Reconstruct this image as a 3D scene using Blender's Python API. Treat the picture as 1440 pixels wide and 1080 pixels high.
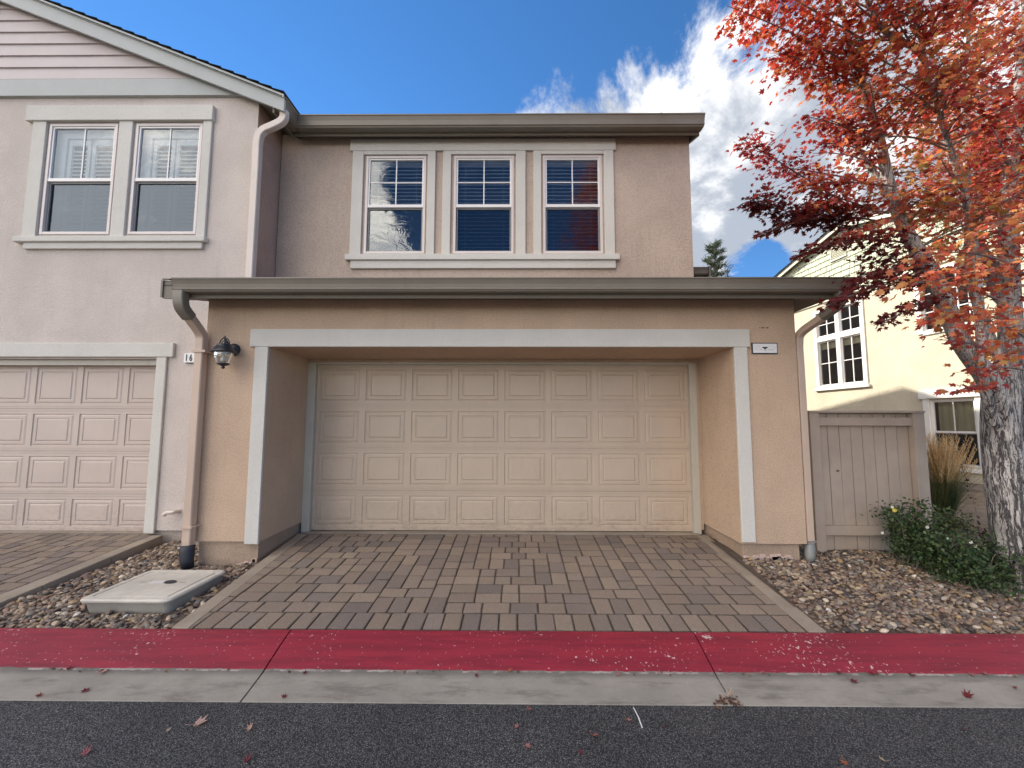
import bpy, math, random
import numpy as np
from mathutils import Vector, Matrix
random.seed(7); rng = np.random.default_rng(7)
for o in list(bpy.data.objects): bpy.data.objects.remove(o)
S = bpy.context.scene
COL = S.collection
R = math.radians

# ------------------------------------------------------------------ camera
PITCH, YAW, ROLL, F, CX, CY, CAMZ = R(4.5), math.atan(4/541), R(.12), 541.0, 724.0, 550.0, 1.64
cam_d = bpy.data.cameras.new('camera'); cam = bpy.data.objects.new('camera', cam_d); COL.objects.link(cam)
cam_d.sensor_fit = 'HORIZONTAL'; cam_d.sensor_width = 36.0; cam_d.lens = F/1440*36
cam_d.shift_x = -(CX-720)/1440; cam_d.shift_y = (CY-540)/1440
cam_d.clip_start = .05; cam_d.clip_end = 2000
cam.matrix_world = (Matrix.Translation((0, 0, CAMZ)) @ Matrix.Rotation(YAW, 4, 'Z') @ Matrix.Rotation(R(90)+PITCH, 4, 'X')
                    @ Matrix.Rotation(ROLL, 4, 'Z'))
S.camera = cam
S.render.resolution_x, S.render.resolution_y = 1024, 768

# ------------------------------------------------------------------ sun, sky, exposure
SUN = Vector((-1.30, 1.0, 1.29)).normalized()
SUN_EL = math.asin(SUN.z); SUN_AZ = math.atan2(SUN.x, SUN.y)
sl = bpy.data.lights.new('sun', 'SUN'); sl.energy = 4.6; sl.angle = R(.55); sl.color = (1, .93, .82)
so = bpy.data.objects.new('sun', sl); COL.objects.link(so); so.location = SUN*30
so.rotation_euler = (-SUN).to_track_quat('-Z', 'Y').to_euler()
S.view_settings.view_transform = 'Standard'; S.view_settings.look = 'None'
S.view_settings.exposure = 0.82; S.view_settings.gamma = 1.0
S.render.engine = 'CYCLES'
S.cycles.use_denoising = True
S.cycles.max_bounces = 7; S.cycles.diffuse_bounces = 4; S.cycles.transparent_max_bounces = 12
S.cycles.sample_clamp_indirect = 8

def ray(u, v):
    a, b = (u-CX)/F, (CY-v)/F
    c, s = math.cos(ROLL), math.sin(ROLL); a, b = a*c-b*s, a*s+b*c
    x, y, z = a, math.cos(PITCH)-b*math.sin(PITCH), math.sin(PITCH)+b*math.cos(PITCH)
    c, s = math.cos(YAW), math.sin(YAW)
    return Vector((x*c+y*s*-1, x*s+y*c, z))
def at(u, v, Y):
    r = ray(u, v); t = Y/r.y
    return Vector((r.x*t, Y, r.z*t+CAMZ))

class NT:
    """small node-tree helper"""
    def __init__(s, tree): s.t = tree; s.n = tree.nodes; s.l = tree.links
    def node(s, typ, **kw):
        n = s.n.new(typ)
        ins = kw.pop('ins', {})
        for k, v in kw.items(): setattr(n, k, v)
        for k, v in ins.items():
            if hasattr(v, 'is_linked') or isinstance(v, bpy.types.NodeSocket): s.l.new(v, n.inputs[k])
            else: n.inputs[k].default_value = v
        return n
    def math(s, op, a, b=0.0, c=None, clamp=False):
        ins = {0: a, 1: b}
        if c is not None: ins[2] = c
        return s.node('ShaderNodeMath', operation=op, use_clamp=clamp, ins=ins).outputs[0]
    def vmath(s, op, a, b=(0, 0, 0)):
        n = s.node('ShaderNodeVectorMath', operation=op, ins={0: a, 1: b})
        return n.outputs['Value'] if op == 'DOT_PRODUCT' else n.outputs[0]
    def noise(s, vec, scale, detail=4, rough=.5, dist=0.0, color=False):
        n = s.node('ShaderNodeTexNoise', ins={'Vector': vec, 'Scale': scale, 'Detail': detail, 'Roughness': rough, 'Distortion': dist})
        return n.outputs['Color' if color else 'Fac']
    def ramp(s, fac, stops, interp='LINEAR'):
        n = s.node('ShaderNodeValToRGB', ins={0: fac}); e = n.color_ramp.elements; n.color_ramp.interpolation = interp
        while len(e) < len(stops): e.new(.5)
        for i, (p, c) in enumerate(stops):
            e[i].position = p; e[i].color = (*c, 1) if len(c) == 3 else c
        return n.outputs[0]
    def mix(s, fac, a, b, blend='MIX'):
        n = s.node('ShaderNodeMix', data_type='RGBA', blend_type=blend)
        for k, v in ((0, fac), (6, a), (7, b)):
            if isinstance(v, bpy.types.NodeSocket): s.l.new(v, n.inputs[k])
            else: n.inputs[k].default_value = v if k == 0 else ((*v, 1) if len(v) == 3 else v)
        return n.outputs[2]
    def smooth(s, v, a, b):
        return s.node('ShaderNodeMapRange', interpolation_type='SMOOTHSTEP', ins={0: v, 1: a, 2: b, 3: 0.0, 4: 1.0}).outputs[0]

W = bpy.data.worlds.new("World"); S.world = W; W.use_nodes = True
w = NT(W.node_tree); w.n.clear()
sky = w.node('ShaderNodeTexSky', sky_type='NISHITA', sun_disc=False, sun_elevation=SUN_EL, sun_rotation=SUN_AZ,
             altitude=2600, air_density=1.0, dust_density=.0, ozone_density=3.0)
SKY_STR, CLOUD = .108, 1.0
d = w.node('ShaderNodeTexCoord').outputs['Generated']
sep = w.node('ShaderNodeSeparateXYZ', ins={0: d})
zz = w.math('ADD', w.math('MAXIMUM', sep.outputs[2], 0.0), .38)
p = w.node('ShaderNodeCombineXYZ', ins={0: w.math('DIVIDE', sep.outputs[0], zz), 1: w.math('DIVIDE', sep.outputs[1], zz), 2: 0.0}).outputs[0]
n1 = w.noise(p, 2.3, 14, .66, .45)
n2 = w.noise(w.vmath('ADD', p, (3.1, 1.7, 0)), 6.5, 8, .6)
r1, r2 = ray(672, 228).normalized(), ray(1090, -40).normalized()
nrm = r1.cross(r2).normalized()
if nrm.dot(ray(1200, 300)) < 0: nrm = -nrm
bank = w.vmath('DOT_PRODUCT', d, tuple(nrm))
bank = w.node('ShaderNodeMapRange', ins={0: bank, 1: -.22, 2: .20, 3: -.20, 4: .25}).outputs[0]
back = w.smooth(sep.outputs[1], .05, -.25)                    # the sky behind the camera: broken cloud, brightened as fill light
hb = w.vmath('DOT_PRODUCT', d, tuple(ray(1062, 378).normalized()))   # small blue hole low in the bank
hole = w.math('MULTIPLY', w.smooth(hb, .9955, .9995), -.30)
bias = w.math('ADD', w.math('MULTIPLY', bank, w.math('SUBTRACT', 1.0, back)), w.math('MULTIPLY', back, w.math('ADD', .10, w.math('MULTIPLY', sep.outputs[0], -.40))))
wn_ = w.vmath('DOT_PRODUCT', d, tuple(Vector((.0, -1, .61)).normalized()))      # a blue gap behind the camera
bias = w.math('ADD', w.math('ADD', bias, hole), w.math('MULTIPLY', w.smooth(wn_, .945, .98), -.40))
dens = w.math('ADD', w.math('ADD', w.math('MULTIPLY', n1, .8), w.math('MULTIPLY', n2, .2)), bias)
cov = w.smooth(dens, .505, .60)
thick = w.smooth(w.math('ADD', w.noise(w.vmath('ADD', p, (.06, -.05, .3)), 3.4, 10, .62, .3), w.math('MULTIPLY', bias, .25)), .40, .60)
ccol = w.mix(thick, (1.0, .99, .98), (.36, .40, .47))
hsv = w.node('ShaderNodeHueSaturation', ins={'Hue': .497, 'Saturation': 1.22, 'Value': 1.18, 'Color': w.vmath('MULTIPLY', sky.outputs[0], (1.04, 1.0, 1.0))})
skyc = w.node('ShaderNodeVectorMath', operation='SCALE', ins={0: hsv.outputs[0], 3: SKY_STR}).outputs[0]
ccol = w.node('ShaderNodeVectorMath', operation='SCALE', ins={0: ccol, 3: w.math('ADD', CLOUD*.80, w.math('MULTIPLY', back, 2.5))}).outputs[0]  # out-of-view clouds get added brightness to fill the shaded facade
ccol = w.mix(back, ccol, w.vmath('MULTIPLY', ccol, (1.13, 1.0, .86)))  # the same fill clouds are tinted warm
bg = w.node('ShaderNodeBackground', ins={'Color': w.mix(cov, skyc, ccol), 'Strength': 1.0})
w.l.new(bg.outputs[0], w.node('ShaderNodeOutputWorld').inputs[0])

# ------------------------------------------------------------------ materials
def srgb(r, g, b):
    f = lambda c: (c/255/12.92) if c/255 <= .04045 else ((c/255+.055)/1.055)**2.4
    return (f(r), f(g), f(b))
def new_mat(name):
    m = bpy.data.materials.new(name); m.use_nodes = True
    t = NT(m.node_tree); t.n.clear()
    b = t.node('ShaderNodeBsdfPrincipled'); o = t.node('ShaderNodeOutputMaterial'); t.l.new(b.outputs[0], o.inputs[0])
    return m, t, b, o
def setin(t, b, k, v):
    if isinstance(v, bpy.types.NodeSocket): t.l.new(v, b.inputs[k])
    else: b.inputs[k].default_value = (*v, 1) if isinstance(v, tuple) and len(v) == 3 else v
def bump(t, b, h, strength, dist):
    n = t.node('ShaderNodeBump', ins={'Height': h, 'Strength': strength, 'Distance': dist}); t.l.new(n.outputs[0], b.inputs['Normal'])
def scalec(c, k): return tuple(min(1, x*k) for x in c)

def stucco(name, c, grain=75, bs=.9, mott=.10, run=.42, fl=1.0):
    m, t, b, o = new_mat(name); oc = t.node('ShaderNodeTexCoord').outputs['Object']
    big = t.noise(oc, 1.3, 5, .6); streak = t.noise(t.vmath('MULTIPLY', oc, (4.5, 4.5, .35)), 2.0, 6, .7)
    fine = t.noise(oc, grain, 4, .72); mid = t.noise(oc, 24, 4, .65)
    col = t.mix(t.smooth(big, .3, .7), scalec(c, 1-mott), scalec(c, 1+mott*.6))
    col = t.mix(t.math('MULTIPLY', t.smooth(streak, .52, .78), run), col, scalec(c, .66))
    col = t.mix(t.math('MULTIPLY', t.smooth(fine, .52, .34), .55*fl), col, scalec(c, .55))
    col = t.mix(t.math('MULTIPLY', t.smooth(fine, .52, .68), .35*fl), col, scalec(c, 1.18))
    setin(t, b, 'Base Color', col); setin(t, b, 'Roughness', .92); setin(t, b, 'Specular IOR Level', .25)
    h = t.math('ADD', fine, t.math('MULTIPLY', mid, 1.2)); bump(t, b, h, bs, .008)
    return m
def paint(name, c, rough=.55, grain=60, bs=.25, mott=.07, dirt=.0, foot=.0):
    m, t, b, o = new_mat(name); oc = t.node('ShaderNodeTexCoord').outputs['Object']
    n = t.noise(oc, 2.5, 5, .6); g = t.noise(oc, grain, 4, .6)
    col = t.mix(t.smooth(n, .3, .7), scalec(c, 1-mott), scalec(c, 1+mott*.5))
    if dirt:
        dn = t.noise(t.vmath('MULTIPLY', oc, (6, 6, 1.2)), 2.2, 7, .7)
        col = t.mix(t.math('MULTIPLY', t.smooth(dn, .52, .75), dirt), col, (.06, .05, .04))
    if foot:
        zc = t.node('ShaderNodeSeparateXYZ', ins={0: oc}).outputs[2]; sp_ = t.noise(t.vmath('MULTIPLY', oc, (5, 5, 9)), 2.5, 8, .75)
        m_ = t.math('MULTIPLY', t.smooth(zc, .62, .14), t.smooth(sp_, .44, .64)); col = t.mix(t.math('MULTIPLY', m_, foot), col, (.13, .095, .07))
        sc_ = t.smooth(t.noise(t.vmath('MULTIPLY', oc, (2.2, 2.2, 7)), 3.1, 8, .7), .66, .74); col = t.mix(t.math('MULTIPLY', sc_, .30), col, (.16, .12, .09))
    setin(t, b, 'Base Color', col); setin(t, b, 'Roughness', t.math('ADD', rough-.08, t.math('MULTIPLY', n, .16)))
    bump(t, b, g, bs, .003)
    return m
def attr_mat(name, rough=.8, grain=120, bs=.5, amp=.25, trans=0.0, spec=.4):
    m, t, b, o = new_mat(name); oc = t.node('ShaderNodeTexCoord').outputs['Object']
    a = t.node('ShaderNodeAttribute', attribute_name='Col').outputs['Color']
    g = t.noise(oc, grain, 3, .6)
    col = t.mix(t.math('MULTIPLY', t.smooth(g, .35, .65), amp), a, t.mix(1.0, a, (.45, .43, .42), 'MULTIPLY'))
    setin(t, b, 'Base Color', col); setin(t, b, 'Roughness', rough); setin(t, b, 'Specular IOR Level', spec)
    if bs: bump(t, b, g, bs, .003)
    if trans:
        tr = t.node('ShaderNodeBsdfTranslucent', ins={'Color': t.mix(1.0, a, (1.0, .85, .7), 'MULTIPLY')})
        mx = t.node('ShaderNodeMixShader', ins={0: trans, 1: b.outputs[0], 2: tr.outputs[0]}); t.l.new(mx.outputs[0], o.inputs[0])
    return m
M = {}
M['main_upper'] = stucco('pink taupe stucco', (.51, .412, .34))
M['peach'] = stucco('peach stucco', (.58, .425, .305))
M['return'] = stucco('pinkish brown stucco return', (.50, .36, .30))
M['left_wall'] = stucco('pale pinkish grey stucco', (.61, .54, .49))
M['cream'] = stucco('cream stucco', (.66, .60, .455), 50)
M['found'] = stucco('painted foundation', (.40, .30, .22), 60, .6, .22)
M['foundgrey'] = stucco('grey painted foundation', (.42, .36, .31), 60, .6, .2)
M['trim'] = stucco('light grey stuccoed foam trim', (.62, .60, .55), 80, .6, .05, .12, .3)
M['jamb'] = paint('pale grey painted jamb', (.47, .44, .37), .45, 40, .15, .06, .15)
M['frieze'] = paint('grey board', (.40, .42, .41), .6, 80, .3)
M['siding'] = paint('pinkish grey lap siding', (.52, .46, .45), .6, 90, .35, .05)
M['gutter'] = paint('taupe enamelled gutter', (.20, .178, .142), .38, 20, .06, .08, .08)
M['fascia'] = paint('taupe fascia paint', (.17, .15, .118), .55, 60, .2)
M['soffit'] = paint('brown soffit paint', (.16, .115, .085), .7)
M['spout'] = paint('pinkish tan downspout paint', (.54, .41, .32), .42, 20, .06, .06, .12)
M['spout_grey'] = paint('pinkish grey downspout paint', (.64, .56, .50), .42, 20, .06, .06, .12)
M['door'] = paint('beige garage door enamel', (.50, .40, .305), .42, 260, .18, .05, .10, .28)
M['door_left'] = paint('pinkish beige garage door enamel', (.52, .43, .37), .42, 260, .18, .05, .08, .28)
M['vinyl'] = paint('white vinyl', (.78, .76, .74), .35, 20, .03, .03)
M['pinkvinyl'] = paint('almond vinyl', (.66, .60, .57), .35, 20, .03, .03)
M['screen'] = paint('grey aluminium screen frame', (.22, .22, .22), .4, 20, .03)
M['white'] = paint('white board paint', (.78, .77, .72), .5, 40, .15)
M['creamfascia'] = paint('cream fascia paint', (.68, .66, .52), .5, 40, .15)
M['shingle_siding'] = paint('pale green shingle siding', (.50, .53, .38), .7, 60, .4, .12)
M['blind'] = paint('white blind slats', (.60, .61, .62), .5, 20, .02, .02)
M['shade'] = paint('cream fabric shade', (.62, .57, .38), .7, 20, .02)
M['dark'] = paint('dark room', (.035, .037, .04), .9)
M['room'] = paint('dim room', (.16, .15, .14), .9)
M['black'] = paint('black lamp enamel', (.018, .022, .03), .35, 50, .3)
M['rubber'] = paint('black rubber boot', (.02, .025, .035), .6)
M['steel'] = paint('dull galvanised steel', (.20, .21, .2), .4)
M['fence'] = paint('taupe painted fence wood', (.42, .345, .28), .75, 70, .5, .10, .10)
M['plaque'] = paint('white enamelled plaque', (.78, .77, .77), .4, 20, .02)
M['bulb'] = paint('frosted bulb', (.8, .74, .62), .4)

def roofmat():
    m, t, b, o = new_mat('dark asphalt shingles'); oc = t.node('ShaderNodeTexCoord').outputs['Object']
    n = t.noise(oc, 60, 4, .6); k = t.noise(oc, 3, 3, .6)
    setin(t, b, 'Base Color', t.mix(n, (.03, .028, .028), t.mix(k, (.07, .062, .055), (.11, .10, .09)))); setin(t, b, 'Roughness', .95)
    bump(t, b, n, .8, .01); return m
M['roof'] = roofmat()
def glassmat(name='window glass', base=.24, wave=.0, tint=(1, 1, 1), through=(.86, .89, .9)):
    m, t, b, o = new_mat(name); t.n.remove(b)
    oc = t.node('ShaderNodeTexCoord').outputs['Object']
    fr = t.node('ShaderNodeFresnel', ins={0: 1.5}).outputs[0]
    fac = t.math('ADD', base, t.math('MULTIPLY', fr, .8), clamp=True)
    g = t.node('ShaderNodeBsdfGlossy', ins={'Color': (*tint, 1), 'Roughness': .015})
    if wave:
        n = t.noise(t.vmath('MULTIPLY', oc, (1, 1, 1.7)), 3.5, 4, .5, 1.5)
        bp = t.node('ShaderNodeBump', ins={'Height': n, 'Strength': wave, 'Distance': .02}); t.l.new(bp.outputs[0], g.inputs['Normal'])
    tr = t.node('ShaderNodeBsdfTransparent', ins={0: (*through, 1)})
    t.l.new(t.node('ShaderNodeMixShader', ins={0: fac, 1: tr.outputs[0], 2: g.outputs[0]}).outputs[0], o.inputs[0])
    return m
M['glass'] = glassmat('window glass', .09, .05, (.85, .93, 1))
M['glass_shutter'] = glassmat('clear shutter window glass', .08, .10, (.85, .93, 1), (.68, .74, .80))
M['glass_wavy'] = glassmat('reflective window glass', .09, .12, (.82, .92, 1))
M['glass_screen'] = glassmat('screened window glass', .06, .08, (.8, .88, 1), (.40, .43, .47))
M['glass_low'] = glassmat('screened shutter window glass', .07, .10, (.8, .9, 1), (.17, .2, .24))
M['glass_far'] = glassmat('far window glass', .10, .05)
M['lampglass'] = glassmat('seeded lamp glass', .10, .8)
def concrete(name, c, ws=1.0):
    m, t, b, o = new_mat(name); oc = t.node('ShaderNodeTexCoord').outputs['Object']
    n = t.noise(oc, 2.2, 6, .65); f = t.noise(oc, 120, 4, .65); v = t.noise(oc, 14, 5, .7)
    col = t.mix(t.smooth(n, .3, .7), scalec(c, .80), scalec(c, 1.12))
    col = t.mix(t.math('MULTIPLY', t.smooth(v, .55, .75), .35), col, scalec(c, .55))
    col = t.mix(t.math('MULTIPLY', t.smooth(f, .45, .25), .5), col, scalec(c, .4))
    setin(t, b, 'Base Color', col); setin(t, b, 'Roughness', .9); bump(t, b, t.math('ADD', f, v), .5*ws, .004)
    return m
M['concrete'] = concrete('weathered concrete', (.27, .25, .215))
M['edging'] = concrete('tan concrete edging', (.30, .25, .195))
M['lid'] = concrete('pale polymer concrete lid', (.56, .52, .45), 1.0)
def curbmat():
    m, t, b, o = new_mat('curb concrete with chipped red paint'); oc = t.node('ShaderNodeTexCoord').outputs['Object']
    s = t.node('ShaderNodeSeparateXYZ', ins={0: oc})
    n = t.noise(oc, 2.0, 6, .65); f = t.noise(oc, 130, 4, .65); v = t.noise(t.vmath('MULTIPLY', oc, (1, 3, 3)), 7, 5, .7)
    c = (.30, .275, .235)
    con = t.mix(t.smooth(n, .3, .7), scalec(c, .82), scalec(c, 1.1))
    con = t.mix(t.math('MULTIPLY', t.smooth(v, .5, .75), .35), con, scalec(c, .5))
    con = t.mix(t.math('MULTIPLY', t.smooth(f, .45, .25), .45), con, scalec(c, .4))
    con = t.mix(t.math('MULTIPLY', t.smooth(t.noise(t.vmath('MULTIPLY', oc, (.9, 4, 4)), 2.5, 8, .72), .48, .66), .55), con, (.105, .092, .075))
    flow = t.math('MULTIPLY', t.smooth(s.outputs[1], 2.545, 2.61), .62)          # grime settled in the flow line
    con = t.mix(flow, con, (.07, .062, .055))
    red = t.mix(t.smooth(t.noise(t.vmath('MULTIPLY', oc, (.5, 5, 5)), 4, 6, .6), .3, .7), (.29, .017, .036), (.19, .012, .026))
    red = t.mix(t.math('MULTIPLY', t.smooth(t.noise(t.vmath('MULTIPLY', oc, (1, 14, 14)), 3, 5, .6), .55, .75), .5), red, (.09, .012, .02))
    chipzone = t.smooth(t.noise(oc, 1.6, 3, .5), .44, .62)
    chip = t.noise(t.vmath('MULTIPLY', oc, (1, .75, .75)), 60, 3, .55)
    chips = t.smooth(t.math('ADD', chip, t.math('MULTIPLY', chipzone, .055)), .700, .715)
    chip2 = t.smooth(t.math('ADD', t.noise(oc, 24, 4, .55), t.math('MULTIPLY', chipzone, .08)), .735, .745)
    chips = t.math('MAXIMUM', chips, chip2)
    worn = t.smooth(t.noise(t.vmath('MULTIPLY', oc, (1, 4, 4)), 5, 8, .75), .62, .70)
    red = t.mix(t.math('MULTIPLY', worn, .40), red, (.34, .13, .14))
    red = t.mix(chips, red, (.55, .38, .37))
    edge = t.math('ADD', s.outputs[1], t.math('MULTIPLY', t.math('SUBTRACT', t.noise(oc, 18, 5, .7), .5), .03))
    isred = t.smooth(edge, 2.615, 2.619)
    lip = t.math('MULTIPLY', t.math('MULTIPLY', t.smooth(edge, 2.602, 2.606), t.math('SUBTRACT', 1, isred)), .6)
    con = t.mix(t.math('MULTIPLY', lip, t.smooth(t.noise(oc, 9, 4, .6), .42, .6)), con, (.45, .39, .36))
    setin(t, b, 'Base Color', t.mix(isred, con, red))
    setin(t, b, 'Roughness', t.math('SUBTRACT', .9, t.math('MULTIPLY', isred, .32)))
    bump(t, b, t.math('ADD', f, t.math('MULTIPLY', chips, -.5)), .4, .003)
    return m
M['curb'] = curbmat()
def asphaltmat():
    m, t, b, o = new_mat('asphalt'); oc = t.node('ShaderNodeTexCoord').outputs['Object']
    vo = t.node('ShaderNodeTexVoronoi', ins={'Vector': oc, 'Scale': 150.0}); f = t.noise(oc, 220, 4, .7); n = t.noise(oc, .9, 5, .6)
    wn = t.node('ShaderNodeTexWhiteNoise', ins={'Vector': vo.outputs['Position']}).outputs['Value']
    st = t.ramp(wn, [(0, (.068, .068, .068)), (.55, (.118, .118, .116)), (.86, (.145, .145, .143)), (.95, (.20, .198, .19)), (1, (.28, .27, .26))])
    col = t.mix(t.smooth(vo.outputs['Distance'], .28, .62), st, (.018, .019, .022))
    col = t.mix(t.smooth(n, .3, .75), t.mix(1, col, (.78, .79, .80), 'MULTIPLY'), t.mix(1, col, (1.3, 1.27, 1.23), 'MULTIPLY'))
    setin(t, b, 'Base Color', col); setin(t, b, 'Roughness', .82)
    bump(t, b, t.math('ADD', t.math('MULTIPLY', vo.outputs['Distance'], -1.0), t.math('MULTIPLY', f, .5)), .8, .004)
    return m
M['asphalt'] = asphaltmat()
def soilmat(name, a, c2):
    m, t, b, o = new_mat(name); oc = t.node('ShaderNodeTexCoord').outputs['Object']
    n = t.noise(oc, 3, 7, .7); f = t.noise(oc, 55, 5, .75)
    setin(t, b, 'Base Color', t.mix(t.smooth(n, .35, .65), t.mix(f, scalec(a, .4), a), t.mix(f, scalec(c2, .4), c2))); setin(t, b, 'Roughness', .95)
    bump(t, b, f, .9, .02); return m
M['soil'] = soilmat('dark soil and bark dust', (.12, .085, .065), (.20, .15, .12))
M['path'] = soilmat('tan decomposed granite', (.36, .28, .20), (.22, .165, .12))
M['land'] = soilmat('dry ground', (.20, .17, .12), (.15, .14, .08))
M['stone'] = attr_mat('river pebbles', .62, 70, .4, .35, 0, .5)
M['paver'] = attr_mat('concrete pavers', .88, 150, .9, .55, 0, .3)
M['leaf'] = attr_mat('maple leaves', .48, 30, 0, .12, .50, .45)
M['greenleaf'] = attr_mat('green leaves', .5, 40, 0, .2, .25, .4)
M['grass'] = attr_mat('grass blades', .6, 60, 0, .2, .2, .3)
def barkmat():
    m, t, b, o = new_mat('pale maple bark with dark furrows'); oc = t.node('ShaderNodeTexCoord').outputs['Object']
    warp = t.vmath('MULTIPLY', t.vmath('SUBTRACT', t.noise(oc, 3.5, 4, .6, 0, True), (.5, .5, .5)), (.09, .09, .35))
    wc = t.vmath('MULTIPLY', t.vmath('ADD', oc, warp), (17, 17, 1.15))
    z = t.node('ShaderNodeSeparateXYZ', ins={0: oc}).outputs[2]
    low = t.node('ShaderNodeMapRange', ins={0: z, 1: .5, 2: 2.4, 3: 1.0, 4: .12}).outputs[0]
    rid = t.math('ABSOLUTE', t.math('SUBTRACT', t.noise(wc, 1.0, 3, .55), .5)); rid2 = t.math('ABSOLUTE', t.math('SUBTRACT', t.noise(t.vmath('ADD', wc, (7, 3, 1)), 2.3, 4, .6), .5))
    w1 = t.math('MULTIPLY', low, .030)
    f1 = t.math('SUBTRACT', 1.0, t.smooth(t.math('SUBTRACT', rid, w1), -.012, .016)); f2 = t.math('SUBTRACT', 1.0, t.smooth(t.math('SUBTRACT', rid2, t.math('MULTIPLY', w1, .7)), -.01, .02))
    patchy = t.smooth(t.noise(t.vmath('MULTIPLY', oc, (3.5, 3.5, 1.2)), 1.3, 5, .65), .42, .62)
    mott = t.noise(t.vmath('MULTIPLY', oc, (6, 6, 3)), 1.5, 7, .7)
    pale = t.mix(t.smooth(mott, .35, .68), (.27, .25, .235), (.60, .56, .52))
    pale = t.mix(t.math('MULTIPLY', t.math('MULTIPLY', patchy, low), .30), pale, (.15, .14, .135))
    lent = t.noise(t.vmath('MULTIPLY', oc, (14, 14, 75)), 1, 4, .6)
    pale = t.mix(t.math('MULTIPLY', t.smooth(lent, .56, .74), .45), pale, (.10, .09, .08))
    fur = t.math('MAXIMUM', f1, t.math('MULTIPLY', f2, .8), clamp=True)
    col = t.mix(t.math('MULTIPLY', fur, .93), pale, (.042, .038, .04))
    setin(t, b, 'Base Color', col); setin(t, b, 'Roughness', .87)
    bump(t, b, t.math('SUBTRACT', t.math('MULTIPLY', mott, .5), fur), .9, .02); return m
M['bark'] = barkmat()
M['twig'] = paint('grey brown twigs', (.20, .165, .15), .8, 60, .5)

# ------------------------------------------------------------------ mesh helpers
class MB:
    def __init__(s): s.v = []; s.f = []; s.c = []
    def add(s, vs, fs, c=None):
        k = len(s.v); s.v += [tuple(v) for v in vs]; s.f += [tuple(i+k for i in f) for f in fs]
        if c is not None: s.c += [c]*len(vs)
        return s
    def box(s, x0, x1, y0, y1, z0, z1, c=None):
        return s.add([(x0, y0, z0), (x1, y0, z0), (x1, y1, z0), (x0, y1, z0), (x0, y0, z1), (x1, y0, z1), (x1, y1, z1), (x0, y1, z1)],
                     [(0, 3, 2, 1), (4, 5, 6, 7), (0, 1, 5, 4), (1, 2, 6, 5), (2, 3, 7, 6), (3, 0, 4, 7)], c)
    def quad(s, a, b, c_, d_, c=None): return s.add([a, b, c_, d_], [(0, 1, 2, 3)], c)
    def prism(s, poly, y0, y1):      # polygon given in x,z ; extruded in y ; poly counter-clockwise seen from -y
        n = len(poly)
        vs = [(x, y0, z) for x, z in poly]+[(x, y1, z) for x, z in poly]
        fs = [tuple(range(n)), tuple(range(2*n-1, n-1, -1))]+[(i, i+n, (i+1) % n+n, (i+1) % n) for i in range(n)]
        return s.add(vs, fs)
    def sweep(s, path, prof, side, closed=True, caps=True):
        """profile (a,b) pairs swept along a path; a along `side`, b along side x tangent"""
        path = [Vector(q) for q in path]; n = len(prof); vs = []
        for i, q in enumerate(path):
            t = (path[min(i+1, len(path)-1)]-path[max(i-1, 0)]).normalized()
            sd = Vector(side); sd = (sd-t*sd.dot(t)).normalized(); up = t.cross(sd)
            for a, b in prof: vs.append(q+sd*a+up*b)
        fs = []
        for i in range(len(path)-1):
            for j in range(n if closed else n-1):
                k = (j+1) % n; fs.append((i*n+j, i*n+k, (i+1)*n+k, (i+1)*n+j))
        if caps: fs += [tuple(range(n-1, -1, -1)), tuple((len(path)-1)*n+j for j in range(n))]
        return s.add(vs, fs)
    def tube(s, path, radii, n=10, wob=0.0, c=None, caps=True):
        path = [Vector(q) for q in path]; vs = []; ref = None
        for i, q in enumerate(path):
            t = (path[min(i+1, len(path)-1)]-path[max(i-1, 0)]).normalized()
            if ref is None: ref = Vector((1, 0, 0)) if abs(t.x) < .8 else Vector((0, 1, 0))
            ref = (ref-t*ref.dot(t)).normalized(); up = t.cross(ref)
            r = radii[i] if isinstance(radii, (list, tuple)) else radii
            for j in range(n):
                a = 2*math.pi*j/n; rr = r*(1+wob*(math.sin(3*a+i*.35)*.6+math.sin(5*a-i*.22+1)*.4)); vs.append(q+ref*math.cos(a)*rr+up*math.sin(a)*rr)
        fs = [(i*n+j, i*n+(j+1) % n, (i+1)*n+(j+1) % n, (i+1)*n+j) for i in range(len(path)-1) for j in range(n)]
        if caps: fs += [tuple(range(n-1, -1, -1)), tuple((len(path)-1)*n+j for j in range(n))]
        return s.add(vs, fs, c)
    def lathe(s, prof, cx, cy, n=24):
        vs = [(cx+r*math.cos(2*math.pi*j/n), cy+r*math.sin(2*math.pi*j/n), z) for r, z in prof for j in range(n)]
        fs = [(i*n+j, i*n+(j+1) % n, (i+1)*n+(j+1) % n, (i+1)*n+j) for i in range(len(prof)-1) for j in range(n)]
        return s.add(vs, fs)
    def build(s, name, mat, parent=None, smooth=False, bevel=0.0, local=False):
        me = bpy.data.meshes.new(name); vs = s.v
        if parent is not None and not local:
            L = Vector((0, 0, 0)); q = parent
            while q: L += q.location; q = q.parent
            vs = [(x-L.x, y-L.y, z-L.z) for x, y, z in vs]
        me.from_pydata(vs, [], s.f); me.materials.append(mat)
        if s.c:
            a = me.color_attributes.new('Col', 'FLOAT_COLOR', 'POINT')
            a.data.foreach_set('color', np.array([(*c, 1) for c in s.c], dtype=np.float32).ravel())
        me.update()
        o = bpy.data.objects.new(name, me); COL.objects.link(o)
        if parent is not None: o.parent = parent
        if smooth: me.polygons.foreach_set('use_smooth', [True]*len(me.polygons))
        if bevel:
            b = o.modifiers.new('bevel', 'BEVEL'); b.width = bevel; b.segments = 2; b.limit_method = 'ANGLE'; b.angle_limit = R(40)
        return o
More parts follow.
